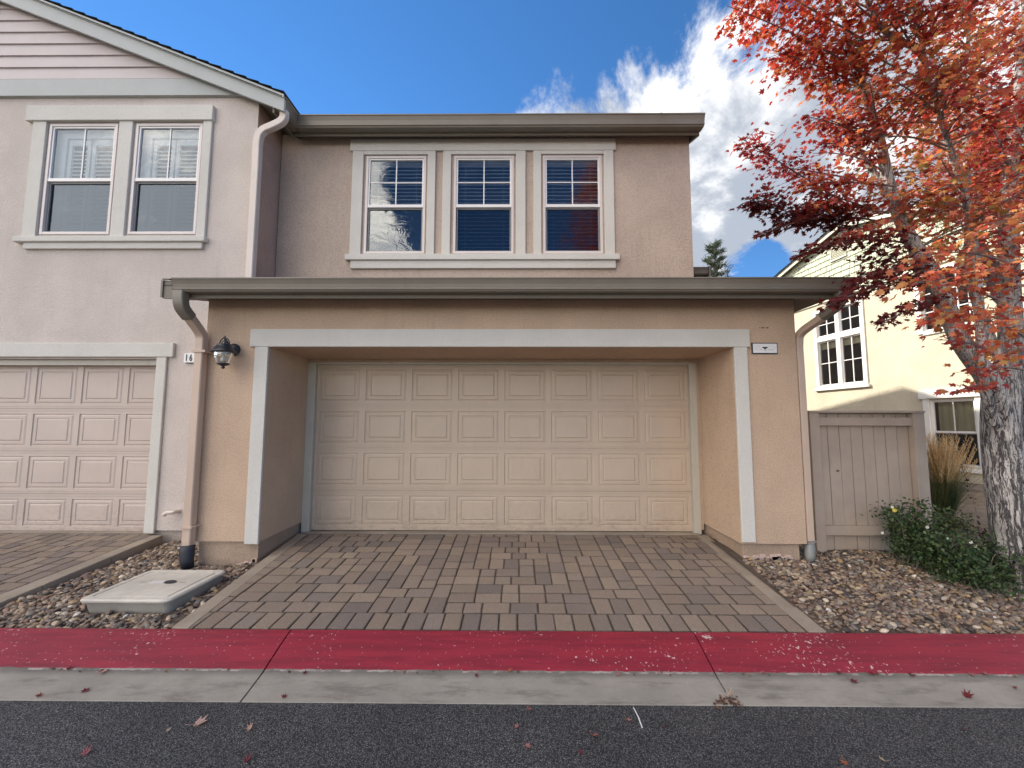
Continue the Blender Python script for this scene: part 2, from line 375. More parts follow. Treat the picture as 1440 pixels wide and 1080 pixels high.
def npmesh(name, V, Fc, C, mat, parent=None, smooth=False):
    """big triangle meshes from arrays"""
    me = bpy.data.meshes.new(name)
    if parent is not None: V = V-np.array(parent.location)
    me.vertices.add(len(V)); me.vertices.foreach_set('co', V.astype(np.float32).ravel())
    me.loops.add(Fc.size); me.loops.foreach_set('vertex_index', Fc.astype(np.int32).ravel())
    me.polygons.add(len(Fc)); me.polygons.foreach_set('loop_start', np.arange(0, Fc.size, 3, dtype=np.int32))
    me.polygons.foreach_set('loop_total', np.full(len(Fc), 3, dtype=np.int32))
    if smooth: me.polygons.foreach_set('use_smooth', np.ones(len(Fc), dtype=bool))
    a = me.color_attributes.new('Col', 'FLOAT_COLOR', 'POINT')
    a.data.foreach_set('color', np.hstack([C, np.ones((len(C), 1))]).astype(np.float32).ravel())
    me.materials.append(mat); me.update(calc_edges=True); me.validate()
    o = bpy.data.objects.new(name, me); COL.objects.link(o)
    if parent is not None: o.parent = parent
    return o
def tag(o, label=None, cat=None, group=None, kind=None):
    if label: o['label'] = label
    if cat: o['category'] = cat
    if group: o['group'] = group
    if kind: o['kind'] = kind
    return o
def thing(name, loc, label, cat, group=None, rz=0.0):
    o = bpy.data.objects.new(name, None); COL.objects.link(o); o.location = loc; o.rotation_euler = (0, 0, rz)
    o.empty_display_size = .2
    return tag(o, label, cat, group)
def smoothpath(pts, n=6):
    P = [Vector(q) for q in pts]; out = []
    for i in range(len(P)-1):
        p0, p1, p2, p3 = P[max(i-1, 0)], P[i], P[i+1], P[min(i+2, len(P)-1)]
        for k in range(n):
            t = k/n
            out.append(.5*((2*p1)+(p2-p0)*t+(2*p0-5*p1+4*p2-p3)*t*t+(3*p1-p0-3*p2+p3)*t**3))
    out.append(P[-1]); return out

def wall_grid(mb, x0, x1, z0, z1, y, holes, depth=.12, floor=True):
    xs = sorted({x0, x1, *[h[0] for h in holes], *[h[1] for h in holes]}); zs = sorted({z0, z1, *[h[2] for h in holes], *[h[3] for h in holes]})
    for i in range(len(xs)-1):
        for j in range(len(zs)-1):
            cx, cz = (xs[i]+xs[i+1])/2, (zs[j]+zs[j+1])/2
            if any(h[0] < cx < h[1] and h[2] < cz < h[3] for h in holes): continue
            mb.quad((xs[i], y, zs[j]), (xs[i+1], y, zs[j]), (xs[i+1], y, zs[j+1]), (xs[i], y, zs[j+1]))
    for a, b, c, d_ in holes:
        e = y+depth
        if c > z0+.01: mb.quad((a, y, c), (a, e, c), (b, e, c), (b, y, c))
        mb.quad((a, y, d_), (b, y, d_), (b, e, d_), (a, e, d_))
        mb.quad((a, y, c), (a, y, d_), (a, e, d_), (a, e, c)); mb.quad((b, y, c), (b, e, c), (b, e, d_), (b, y, d_))

GUT = [(0, .02), (.0, .0), (.088, .0), (.094, .012), (.106, .016), (.108, .028), (.100, .034), (.108, .07), (.124, .112), (.132, .116), (.132, .128), (.120, .128), (.120, .118), (.104, .112), (.09, .03), (.012, .03), (.012, .128), (0, .128)]
def gutter(mb, p0, p1, out, k=1.0):
    p0, p1, out = Vector(p0), Vector(p1), Vector(out); n = len(GUT); vs = []
    for q in (p0, p1):
        for a, b in GUT: vs.append(q+out*a*k+Vector((0, 0, b*k)))
    fs = [(j, (j+1) % n, n+(j+1) % n, n+j) for j in range(n)]
    mb.add(vs, fs)
    # end caps
    cap = [0+1, 2, 3, 4, 5, 6, 7, 8, 10, 17]
    for base in (0, n): mb.add([vs[base+i]+(p0-p1).normalized()*(.003 if base == 0 else -.003) for i in cap], [tuple(range(len(cap)))])
RECT = lambda w_, d_: [(-w_/2, -d_/2+.008), (-w_/2+.008, -d_/2), (w_/2-.008, -d_/2), (w_/2, -d_/2+.008), (w_/2, d_/2-.008), (w_/2-.008, d_/2), (-w_/2+.008, d_/2), (-w_/2, d_/2-.008)]

# window: XZ plane facing -y. parts: window > frame, pane(s), muntin, blind ...
def window(parent, x0, x1, z0, z1, y, rail=.485, cols=2, rows=2, blind='full', glass=('glass', 'glass_screen'), local=False, screen=True, lowmunt=False, fm='pinkvinyl', room='dark'):
    fw = .035; zr = z0+(z1-z0)*rail
    f = MB()
    f.box(x0, x0+fw, y, y+.07, z0, z1); f.box(x1-fw, x1, y, y+.07, z0, z1)
    f.box(x0+fw, x1-fw, y, y+.07, z0, z0+fw); f.box(x0+fw, x1-fw, y, y+.07, z1-fw, z1)
    fo = f.build('window', M[fm], parent, bevel=.003, local=local)
    def sub(mb, name, mat, **k):
        o = mb.build(name, mat, fo, local=True if local else False, **k)
        return o
    sw = .022
    u = MB(); a, b = x0+fw, x1-fw
    u.box(a, b, y+.006, y+.05, zr-.022, zr+.022); u.box(a, a+sw, y+.012, y+.05, zr+.022, z1-fw); u.box(b-sw, b, y+.012, y+.05, zr+.022, z1-fw)
    u.box(a+sw, b-sw, y+.012, y+.05, z1-fw-sw, z1-fw); sub(u, 'upper_sash', M['vinyl'], bevel=.002)
    mn = MB()
    for k in range(1, cols):
        xx = a+(b-a)*k/cols; mn.box(xx-.008, xx+.008, y+.022, y+.034, zr+.022, z1-fw-sw)
    for k in range(1, rows):
        zz_ = zr+(z1-fw-zr)*k/rows; mn.box(a+sw, b-sw, y+.0235, y+.0325, zz_-.007, zz_+.007)
    if lowmunt:
        mn.box((a+b)/2-.008, (a+b)/2+.008, y+.05, y+.06, z0+fw, zr-.022)
        mn.box(a+.03, b-.03, y+.0515, y+.0585, z0+fw+(zr-z0-fw)*.5-.008, z0+fw+(zr-z0-fw)*.5+.008)
    if mn.v: sub(mn, 'muntin', M['vinyl'])
    l = MB(); sm = M['screen'] if screen else M['vinyl']; q = .018
    l.box(a+.006, a+.006+q, y+.03, y+.05, z0+fw, zr-.022); l.box(b-.006-q, b-.006, y+.03, y+.05, z0+fw, zr-.022)
    l.box(a+.006+q, b-.006-q, y+.03, y+.05, z0+fw, z0+fw+q); l.box(a+.006+q, b-.006-q, y+.03, y+.05, zr-.022-q*1.2, zr-.022)
    sub(l, 'screen_frame' if screen else 'lower_sash', sm)
    g = MB(); g.quad((a, y+.030, zr), (b, y+.030, zr), (b, y+.030, z1-fw), (a, y+.030, z1-fw)); sub(g, 'upper_pane', M[glass[0]])
    g = MB(); g.quad((a, y+.045, z0+fw), (b, y+.045, z0+fw), (b, y+.045, zr-.01), (a, y+.045, zr-.01)); sub(g, 'lower_pane', M[glass[1]])
    e = y+.115
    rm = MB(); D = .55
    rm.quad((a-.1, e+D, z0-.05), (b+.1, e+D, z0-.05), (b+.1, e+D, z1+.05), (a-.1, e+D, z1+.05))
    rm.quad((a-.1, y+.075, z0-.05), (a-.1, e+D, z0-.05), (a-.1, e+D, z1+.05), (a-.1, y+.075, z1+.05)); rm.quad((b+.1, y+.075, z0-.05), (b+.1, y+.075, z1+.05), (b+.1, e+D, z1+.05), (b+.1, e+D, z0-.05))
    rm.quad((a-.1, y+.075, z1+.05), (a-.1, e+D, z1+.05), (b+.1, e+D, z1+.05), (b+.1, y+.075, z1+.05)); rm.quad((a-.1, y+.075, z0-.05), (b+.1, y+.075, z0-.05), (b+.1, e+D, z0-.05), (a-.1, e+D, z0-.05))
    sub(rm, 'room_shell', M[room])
    if blind in ('full', 'half'):
        s_ = MB(); zlow = z0+fw+.01 if blind == 'full' else zr; zt = z1-fw-.03; k = 0
        s_.box(a+.01, b-.01, e-.03, e+.03, zt, zt+.04)
        z = zt-.03
        while z > zlow:
            th = R(18); dz = .026*math.sin(th); dy = .026*math.cos(th)
            jx = random.uniform(-.001, .001)
            s_.add([(a+.012+jx, e-dy, z-dz), (b-.012+jx, e-dy, z-dz), (b-.012, e+dy, z+dz), (a+.012, e+dy, z+dz),
                    (a+.012+jx, e-dy, z-dz-.003), (b-.012+jx, e-dy, z-dz-.003), (b-.012, e+dy, z+dz-.003), (a+.012, e+dy, z+dz-.003)],
                   [(0, 1, 2, 3), (7, 6, 5, 4), (0, 4, 5, 1), (1, 5, 6, 2), (2, 6, 7, 3), (3, 7, 4, 0)])
            z -= .056; k += 1
        for xx in (a+.12, b-.12): s_.box(xx-.001, xx+.001, e-.026, e-.024, zlow, zt)
        sub(s_, 'blind', M['blind'])
    elif blind == 'shutter':
        s_ = MB(); w2 = (b-a)*.5
        for i in range(2):
            xa, xb = a+i*w2+.012+(.10 if i == 0 else 0), a+(i+1)*w2-.012
            for za, zb in ((z0+fw+.04, z1-fw-.11),):
                s_.box(xa, xa+.045, e, e+.028, za, zb); s_.box(xb-.045, xb, e, e+.028, za, zb)
                s_.box(xa+.045, xb-.045, e, e+.028, za, za+.08); s_.box(xa+.045, xb-.045, e, e+.028, zb-.08, zb); zm = zr+.02
                s_.box(xa+.045, xb-.045, e, e+.028, zm-.04, zm+.04)
                z = za+.11
                while z < zb-.1:
                    if abs(z-zm) > .06:
                        s_.add([(xa+.046, e-.008, z-.022), (xb-.046, e-.008, z-.022), (xb-.046, e+.036, z+.022), (xa+.046, e+.036, z+.022),
                                (xa+.046, e-.003, z-.028), (xb-.046, e-.003, z-.028), (xb-.046, e+.04, z+.016), (xa+.046, e+.04, z+.016)],
                               [(0, 1, 2, 3), (7, 6, 5, 4), (0, 4, 5, 1), (1, 5, 6, 2), (2, 6, 7, 3), (3, 7, 4, 0)])
                    z += .055
        s_.box(a-.05, a+.10, e-.02, e+.04, z0, z1); s_.box(b-.02, b+.05, e-.02, e+.04, z0, z1); s_.box(a+.1, b-.02, e-.02, e+.04, z1-fw-.10, z1)
        sub(s_, 'shutter', M['white'])
    elif blind == 'shade':
        s_ = MB(); s_.box(a+.01, b-.01, e-.02, e-.01, zr+(z1-zr)*.72 if not lowmunt else z1-fw-.28, z1-fw); sub(s_, 'roller_shade', M['shade'])
    return fo

def garage_door(parent, x0, x1, rows, ncol, y, mat):
    mb = MB(); cw = (x1-x0)/ncol
    mb.box(x0, x1, y+.02, y+.05, rows[0], rows[-1])
    for r in range(len(rows)-1):
        za, zb = rows[r], rows[r+1]; pz0, pz1 = za+.065, zb-.065
        bands = [(za, za+.005, .012), (za+.005, za+.026, 0), (za+.026, za+.031, .006), (za+.031, pz0, 0)]
        bands += [(pz1, zb-.031, 0), (zb-.031, zb-.026, .006), (zb-.026, zb-.003, 0), (zb-.003, zb, .012)]
        prev = None
        for a, b, dd in bands:
            mb.quad((x0, y+dd, a), (x1, y+dd, a), (x1, y+dd, b), (x0, y+dd, b))
            if prev is not None and prev[1] == a and prev[2] != dd:
                mb.quad((x0, y+prev[2], a), (x1, y+prev[2], a), (x1, y+dd, a), (x0, y+dd, a))
            prev = (a, b, dd)
        for c in range(ncol):
            xa, xb = x0+c*cw, x0+(c+1)*cw; px0, px1 = xa+.036, xb-.036
            mb.quad((xa, y, pz0), (px0, y, pz0), (px0, y, pz1), (xa, y, pz1)); mb.quad((px1, y, pz0), (xb, y, pz0), (xb, y, pz1), (px1, y, pz1))
            rings = [(0, 0), (.005, .010), (.013, .010), (.028, .003), (.055, .003), (.060, .009), (.066, .009), (.078, .001)]
            vs = []
            for off, dp in rings: vs += [(px0+off, y+dp, pz0+off), (px1-off, y+dp, pz0+off), (px1-off, y+dp, pz1-off), (px0+off, y+dp, pz1-off)]
            fs = [(i*4+j, i*4+(j+1) % 4, (i+1)*4+(j+1) % 4, (i+1)*4+j) for i in range(len(rings)-1) for j in range(4)]
            k = (len(rings)-1)*4; fs.append((k, k+1, k+2, k+3)); mb.add(vs, fs)
    o = mb.build('garage_door', mat, parent)
    sl = MB(); sl.box(x0, x1, y-.004, y+.02, rows[0]-.016, rows[0]-.002); sl.build('bottom_seal', M['rubber'], o)
    return o

# ------------------------------------------------------------------ ground, road, curb
g = MB(); g.box(-500, 500, -500, 500, -.3, -.08); tag(g.build('ground', M['land']), kind='structure')
a_ = MB(); a_.box(-90, 90, -6.0, 2.372, -.07, 0); tag(a_.build('road', M['asphalt']), kind='structure')
cb = MB(); joints = [-90, -31, -25, -18, -10.84, -7.8, -4.77, -1.64, 1.27, 4.35, 7.4, 13, 21, 30, 90]
prof = [(2.372, -.06), (2.372, .004), (2.45, .012), (2.57, .026), (2.60, .031), (2.62, .037), (2.66, .048), (2.80, .083), (2.90, .104), (2.94, .110), (2.958, .105), (2.958, -.06)]
for i in range(len(joints)-1):
    sl_ = -.05 if joints[i] < 0 else .03
    xa, xb = joints[i]+.004, joints[i+1]-.004; n = len(prof); vs = []
    for x_, jj in ((xa, joints[i]), (xb, joints[i+1])):
        vs += [(x_+(.10 if -2 < jj < 0 else -.06 if 0 < jj < 2 else 0)*(2.66-y_)*.8, y_, z_) for y_, z_ in prof]
    cb.add(vs, [(j, (j+1) % n, n+(j+1) % n, n+j) for j in range(n)]+[tuple(range(n-1, -1, -1)), tuple(range(n, 2*n))])
tag(cb.build('curb', M['curb'], bevel=.004), kind='structure')
cbb = MB(); cbb.box(-90, 90, 2.376, 2.955, -.07, -.005); tag(cbb.build('curb_footing', M['soil']), kind='structure')

def slope(y): return .108+(y-2.958)*(.262-.108)/(4.86-2.958)
# pavers -----------------------------------------------------------
def tile_pattern(N, Mm):
    """random tiling of an N x Mm block with 3x2, 2x3 and 2x2 stones (depth-first)"""
    rnd = random.Random(5); gr = [[0]*N for _ in range(Mm)]; out = []; budget = [200000]
    def rec():
        budget[0] -= 1
        if budget[0] < 0: return False
        for j in range(Mm):
            for i in range(N):
                if not gr[j][i]: break
            else: continue
            break
        else: return True
        o_ = [(3, 2), (2, 3), (2, 2)]; rnd.shuffle(o_)
        q_ = rnd.random(); o_.sort(key=lambda q: (q == (2, 2), q == (2, 3)) if q_ < .62 else (q == (2, 2), q == (3, 2)) if q_ < .80 else (q != (2, 2), 0))
        for w_, h_ in o_:
            if i+w_ <= N and j+h_ <= Mm and all(not gr[j][i+a] for a in range(w_)):
                for a in range(w_):
                    for b in range(h_): gr[j+b][i+a] = 1
                out.append((i, j, w_, h_))
                if rec(): return True
                out.pop()
                for a in range(w_):
                    for b in range(h_): gr[j+b][i+a] = 0
        return False
    for k in range(50):
        budget[0] = 20000; gr = [[0]*N for _ in range(Mm)]; out.clear()
        if rec(): return list(out)
    return [(i, j, 2, 2) for j in range(0, Mm, 2) for i in range(0, N, 2)]
PAL = [(.27, .205, .145), (.255, .195, .138), (.24, .18, .13), (.225, .175, .13), (.19, .15, .122), (.17, .138, .115), (.24, .185, .14), (.275, .21, .15), (.21, .165, .13)]
def pavers(name, x0, x1, y0, y1, zf, seed):
    rnd = random.Random(seed); mb = MB(); U = .0755
    def stone(xa, xb, ya, yb):
        gp = .0036; xa += gp; xb -= gp; ya += gp; yb -= gp
        if xb-xa < .02 or yb-ya < .02: return
        c = rnd.choice(PAL); c = tuple(q*.7+m_*.3 for q, m_ in zip(c, (.235, .182, .138))); c = (c[0]*.96, c[1]*.99, c[2]*1.06); k = rnd.uniform(1.08, 1.3); c = tuple(q*k for q in c)
        j = lambda: rnd.uniform(-.0028, .0028); h = rnd.uniform(-.0015, .0015)
        cs = [(xa+j(), ya+j()), (xb+j(), ya+j()), (xb+j(), yb+j()), (xa+j(), yb+j())]; hs = [h+rnd.uniform(-.001, .001) for _ in range(4)]
        mx, my = (xa+xb)/2, (ya+yb)/2; vs = []; cl = .016
        # chamfered corners -> octagon rings
        def ring(inset, dz):
            r_ = []
            for q in range(4):
                x_, y_ = cs[q]; sx = 1 if x_ > mx else -1; sy = 1 if y_ > my else -1
                x_ -= sx*inset; y_ -= sy*inset
                pa = (x_-sx*cl*.35, y_); pb = (x_, y_-sy*cl*.35)
                if q in (0, 2): pa, pb = pb, pa
                for px_, py_ in (pa, pb): r_.append((px_, py_, zf(py_)+hs[q]+dz))
            return r_
        vs = ring(0, -.02)+ring(0, -.006)+ring(.004, -.0025)+ring(.012, 0)
        fs = [(i*8+q, i*8+(q+1) % 8, (i+1)*8+(q+1) % 8, (i+1)*8+q) for i in range(3) for q in range(8)]; fs.append(tuple(range(24, 32)))
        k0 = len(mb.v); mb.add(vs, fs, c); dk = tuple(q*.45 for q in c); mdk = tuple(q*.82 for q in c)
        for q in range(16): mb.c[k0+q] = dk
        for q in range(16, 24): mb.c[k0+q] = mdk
    n_s = max(1, round((x1-x0)/.142)); sw_ = (x1-x0)/n_s
    for k in range(n_s): stone(x0+k*sw_, x0+(k+1)*sw_, y0, y0+.215)
    N, Mm = 24, 24; pat = tile_pattern(N, Mm); ys = y0+.215
    for bi in range(int((x1-x0)/(U*N))+1):
        for bj in range(int((y1-ys)/(U*Mm))+1):
            for i, j, w_, h_ in pat:
                xa, ya = x0+(bi*N+i)*U, ys+(bj*Mm+j)*U
                xb, yb = min(xa+w_*U, x1), min(ya+h_*U, y1)
                if xa < x1-.02 and ya < y1-.02: stone(xa, xb, ya, yb)
    base = MB(); base.quad((x0, y0, zf(y0)-.014), (x1, y0, zf(y0)-.014), (x1, y1, zf(y1)-.014), (x0, y1, zf(y1)-.014))
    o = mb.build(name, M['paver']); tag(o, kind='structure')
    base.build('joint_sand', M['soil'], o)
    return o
DX0, DX1 = -2.475, 2.155
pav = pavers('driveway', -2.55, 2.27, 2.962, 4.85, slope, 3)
def strip(mb, xa0, xa1, xb0, xb1, ya, yb, zf, h=.0, base=-.05, seg=3):
    for k in range(seg):
        t0, t1 = k/seg, (k+1)/seg-.0015
        P = lambda t: (xa0+(xb0-xa0)*t, xa1+(xb1-xa1)*t, ya+(yb-ya)*t)
        l0, r0, y0 = P(t0); l1, r1, y1 = P(t1)
        mb.add([(l0, y0, base), (r0, y0, base), (r1, y1, base), (l1, y1, base), (l0, y0, zf(y0)+h), (r0, y0, zf(y0)+h), (r1, y1, zf(y1)+h), (l1, y1, zf(y1)+h)],
               [(0, 3, 2, 1), (4, 5, 6, 7), (0, 1, 5, 4), (1, 2, 6, 5), (2, 3, 7, 6), (3, 0, 4, 7)])
e = MB(); strip(e, -2.565, -2.435, -2.695, -2.575, 2.962, 4.83, slope, .004)
strip(e, 2.135, 2.265, 2.19, 2.315, 2.962, 4.83, slope, .004)
e.box(-2.64, 2.24, 4.86, 5.05, .0, .266)
e.build('edging', M['edging'], pav, bevel=.006)
def slopeL(y): return .108+(y-2.958)*.075
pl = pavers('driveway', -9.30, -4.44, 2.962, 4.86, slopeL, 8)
e = MB(); strip(e, -4.43, -4.25, -4.44, -4.31, 2.962, 4.77, slopeL, .012); e.box(-9.3, -4.44, 4.87, 5.05, 0, .252); e.build('edging', M['edging'], pl, bevel=.008)

# terrain in the beds
def gz(x, y):
    if x < 0: return .085+max(0, y-2.96)*.035
    return .09+min(max(0, y-2.96)*.105, .15)+.012*math.sin(x*3+y*2)*min(1, max(0, y-3))+.02*math.sin(x*1.1)
def terrain(name, x0, x1, y0, y1, nx, ny, mat, off=0.0):
    mb = MB(); vs = []
    for j in range(ny+1):
        for i in range(nx+1):
            x, y = x0+(x1-x0)*i/nx, y0+(y1-y0)*j/ny; vs.append((x, y, gz(x, y)+off))
    mb.add(vs, [(j*(nx+1)+i, j*(nx+1)+i+1, (j+1)*(nx+1)+i+1, (j+1)*(nx+1)+i) for j in range(ny) for i in range(nx)])
    return tag(mb.build(name, mat, smooth=True), kind='structure')
terrain('planting_bed', -4.26, -2.56, 2.958, 4.9, 20, 20, M['soil'])
terrain('planting_bed', 2.255, 9.0, 2.958, 4.7, 60, 20, M['soil'])
terrain('garden_path', 2.0, 30.0, 4.70, 20.0, 60, 40, M['path'])

# ------------------------------------------------------------------ pebbles
def ico():
    t = (1+5**.5)/2
    v = np.array([(-1, t, 0), (1, t, 0), (-1, -t, 0), (1, -t, 0), (0, -1, t), (0, 1, t), (0, -1, -t), (0, 1, -t), (t, 0, -1), (t, 0, 1), (-t, 0, -1), (-t, 0, 1)], float)
    f = [(0, 11, 5), (0, 5, 1), (0, 1, 7), (0, 7, 10), (0, 10, 11), (1, 5, 9), (5, 11, 4), (11, 10, 2), (10, 7, 6), (7, 1, 8), (3, 9, 4), (3, 4, 2), (3, 2, 6), (3, 6, 8), (3, 8, 9), (4, 9, 5), (2, 4, 11), (6, 2, 10), (8, 6, 7), (9, 8, 1)]
    v /= np.linalg.norm(v[0]); v = list(map(tuple, v)); cache = {}; nf = []
    def mid(a, b):
        k = (min(a, b), max(a, b))
        if k not in cache:
            m = np.array(v[a])+np.array(v[b]); m /= np.linalg.norm(m); v.append(tuple(m)); cache[k] = len(v)-1
        return cache[k]
    for a, b, c in f:
        x, y, z = mid(a, b), mid(b, c), mid(c, a); nf += [(a, x, z), (b, y, x), (c, z, y), (x, y, z)]
    return np.array(v), np.array(nf)
IV, IF = ico()
SPAL = np.array([(.30, .215, .15), (.36, .27, .18), (.21, .155, .12), (.17, .15, .135), (.46, .36, .25), (.30, .185, .13), (.24, .21, .175), (.56, .47, .36), (.38, .26, .13), (.11, .09, .08), (.30, .25, .20), (.17, .11, .085), (.68, .62, .54)])
SPW = np.array([.15, .14, .13, .07, .09, .09, .09, .055, .06, .05, .07, .07, .012]); SPW /= SPW.sum()
def stones(name, pts, zf, smin, smax, dark=1.0):
    V, Fc, C = [], [], []
    for k, (x, y) in enumerate(pts):
        s = smin+(smax-smin)*rng.random()**1.8
        sc = np.array([s*rng.uniform(.9, 1.45), s*rng.uniform(.7, 1.0), s*rng.uniform(.38, .65)])
        v = IV*sc; v = v+rng.normal(0, s*.035, v.shape)
        a, b, c = rng.uniform(0, 6.28), rng.normal(0, .35), rng.normal(0, .35)
        Rz = np.array([[math.cos(a), -math.sin(a), 0], [math.sin(a), math.cos(a), 0], [0, 0, 1]])
        Rx = np.array([[1, 0, 0], [0, math.cos(b), -math.sin(b)], [0, math.sin(b), math.cos(b)]]); Ry = np.array([[math.cos(c), 0, math.sin(c)], [0, 1, 0], [-math.sin(c), 0, math.cos(c)]])
        v = v@(Rz@Rx@Ry).T+np.array([x, y, zf(x, y)+sc[2]*rng.uniform(.35, 1.25)])
        V.append(v); Fc.append(IF+k*len(IV))
        col = SPAL[rng.choice(len(SPAL), p=SPW)]*rng.uniform(.5, 1.22)*dark
        C.append(np.tile(col, (len(IV), 1)))
    return npmesh(name, np.vstack(V), np.vstack(Fc), np.vstack(C), M['stone'], smooth=True)
BOX = (-3.52, -2.80, 3.18, 3.79)
pts = []
while len(pts) < 4300:
    x, y = rng.uniform(-4.25, -2.57), rng.uniform(2.975, 4.80)
    if BOX[0] < x < BOX[1] and BOX[2] < y < BOX[3]: continue
    if y > 4.12 and x > -3.36: continue
    if x > -2.56-(y-2.96)*.07-.02: continue
    if x > -2.80 and y > 3.05 and rng.random() < .72: continue      # bare soil beside the edging
    pts.append((x, y))
tag(stones('river_pebbles', pts, gz, .010, .026), 'brown and grey river pebbles in the narrow bed around the concrete utility box', 'pebbles', kind='stuff')
pts = []
while len(pts) < 10500:
    x, y = rng.uniform(2.28, 6.6), rng.uniform(2.975, 4.6)
    if x < 2.28+(y-2.96)*.03: continue
    if y > 4.1 and x < 2.95: continue
    if y > 4.35 and 3.2 < x < 4.6: continue
    pts.append((x, y))
tag(stones('river_pebbles', pts, gz, .010, .027), 'brown and tan river pebbles below the wooden gate and around the maple', 'pebbles', kind='stuff')

# ------------------------------------------------------------------ the central townhouse
H1 = thing('townhouse', (-.3, 4.12, .1), 'peach and taupe stucco townhouse with recessed double garage door and three upper windows', 'house')
w_ = MB()
wall_grid(w_, -3.40, 3.0, .38, 2.98, 4.12, [(-2.70, 2.32, .38, 2.44)], .84)
w_.quad((-3.40, 4.12, .38), (-3.40, 4.12, 2.98), (-3.40, 5.0, 2.98), (-3.40, 5.0, .38)); w_.quad((3.0, 4.12, .38), (3.0, 9.0, .38), (3.0, 9.0, 2.98), (3.0, 4.12, 2.98))
w_.quad((-3.40, 4.12, .38), (-3.40, 4.2, .38), (-2.70, 4.2, .38), (-2.70, 4.12, .38)); w_.quad((2.32, 4.12, .38), (2.32, 4.2, .38), (3.0, 4.2, .38), (3.0, 4.12, .38))
# back wall of the recess
wall_grid(w_, -2.70, 2.32, .30, 2.44, 4.92, [(-2.64, 2.23, .30, 2.385)], .1)
w_.build('garage_wall', M['peach'], H1)
for b_x in ((-3.36, -2.73, 5.0), (2.35, 2.94, 9.0)):
    s_ = MB(); s_.box(b_x[0], b_x[1], 4.15, b_x[2], -.05, .379); s_.build('foundation', M['found'], H1, bevel=.004)
# spalled concrete at the foot of the stem walls
sp = MB()
for k in range(34):
    x = random.uniform(2.36, 2.90); z = .20+random.uniform(0, .05); sp.box(x-.03, x+.03, 4.135, 4.16, z-.02, z+random.uniform(.0, .025))
M['spall'] = concrete('broken pinkish concrete', (.62, .47, .40), 1.5); sp.build('spalled_edge', M['spall'], H1, bevel=.004); sp = MB()
for k in range(12):
    x = random.uniform(-2.95, -2.74); z = .12+(x+2.95)*.3; sp.box(x-.02, x+.02, 4.135, 4.16, z-.02, z+random.uniform(.0, .03))
sp.build('spalled_edge', M['spall'], H1, bevel=.004)
t_ = MB()
t_.box(-2.90, 2.49, 4.085, 4.12, 2.44, 2.635); t_.box(-2.845, -2.70, 4.09, 4.12, .36, 2.44); t_.box(2.32, 2.46, 4.09, 4.12, .40, 2.44)
t_.build('garage_trim', M['trim'], H1, bevel=.006)
j_ = MB(); j_.box(-2.70, -2.60, 4.895, 4.955, .24, 2.385); j_.box(2.19, 2.28, 4.895, 4.955, .25, 2.385); j_.box(-2.70, 2.28, 4.90, 4.955, 2.37, 2.40)
j_.build('door_jamb', M['jamb'], H1, bevel=.004)
garage_door(H1, -2.605, 2.195, [.268, .762, 1.298, 1.834, 2.375], 8, 4.955, M['door'])
hp = MB()
for x_ in (-2.0, .2): pass
# upper wall
u_ = MB(); WIN = [(-2.20, -1.33), (-.925, -.06), (.36, 1.21)]
wall_grid(u_, -3.45, 2.48, 3.0, 5.82, 5.30, [(a-.0, b+.0, 4.016, 5.48) for a, b in WIN], .07)
u_.quad((2.48, 5.30, 3.0), (2.48, 14, 3.0), (2.48, 14, 5.75), (2.48, 5.30, 5.75))
u_.add([(2.48, 5.3, 5.75), (2.48, 24.3, 5.75), (2.48, 14.8, 9.2)], [(0, 1, 2)])
u_.quad((2.48, 14, 0), (2.48, 24.3, 0), (2.48, 24.3, 5.75), (2.48, 14, 5.75)); u_.quad((-10.74, 24.3, 0), (-10.74, 24.3, 5.75), (2.48, 24.3, 5.75), (2.48, 24.3, 0))
u_.quad((2.48, 9.0, 0), (2.48, 14, 0), (2.48, 14, 3.0), (2.48, 9.0, 3.0)); u_.quad((2.48, 9.0, 0), (3.0, 9.0, 0), (3.0, 9.0, 2.98), (2.48, 9.0, 2.98))
u_.build('upper_wall', M['main_upper'], H1)
T = MB()
T.box(-2.435, 1.41, 5.262, 5.30, 5.545, 5.722)                                   # header
for a, b in ((-2.395, -2.235), (-1.305, -1.19), (-1.085, -.965), (-.03, .11), (.22, .335), (1.235, 1.375)): T.box(a, b, 5.268, 5.30, 3.99, 5.545)
T.box(-2.235, -1.305, 5.268, 5.30, 5.49, 5.545); T.box(-.965, -.03, 5.268, 5.30, 5.49, 5.545); T.box(.335, 1.235, 5.268, 5.30, 5.49, 5.545)
T.build('window_trim', M['trim'], H1, bevel=.006)
T = MB(); T.box(-2.44, 1.43, 5.23, 5.30, 3.905, 3.99); T.box(-2.37, 1.38, 5.26, 5.30, 3.79, 3.905); T.build('window_sill', M['trim'], H1, bevel=.008)
for i, (a, b) in enumerate(WIN):
    window(H1, a, b, 4.016, 5.48, 5.288, blind='half' if i == 0 else 'full', glass=('glass', 'glass_wavy' if i == 0 else 'glass_screen'))
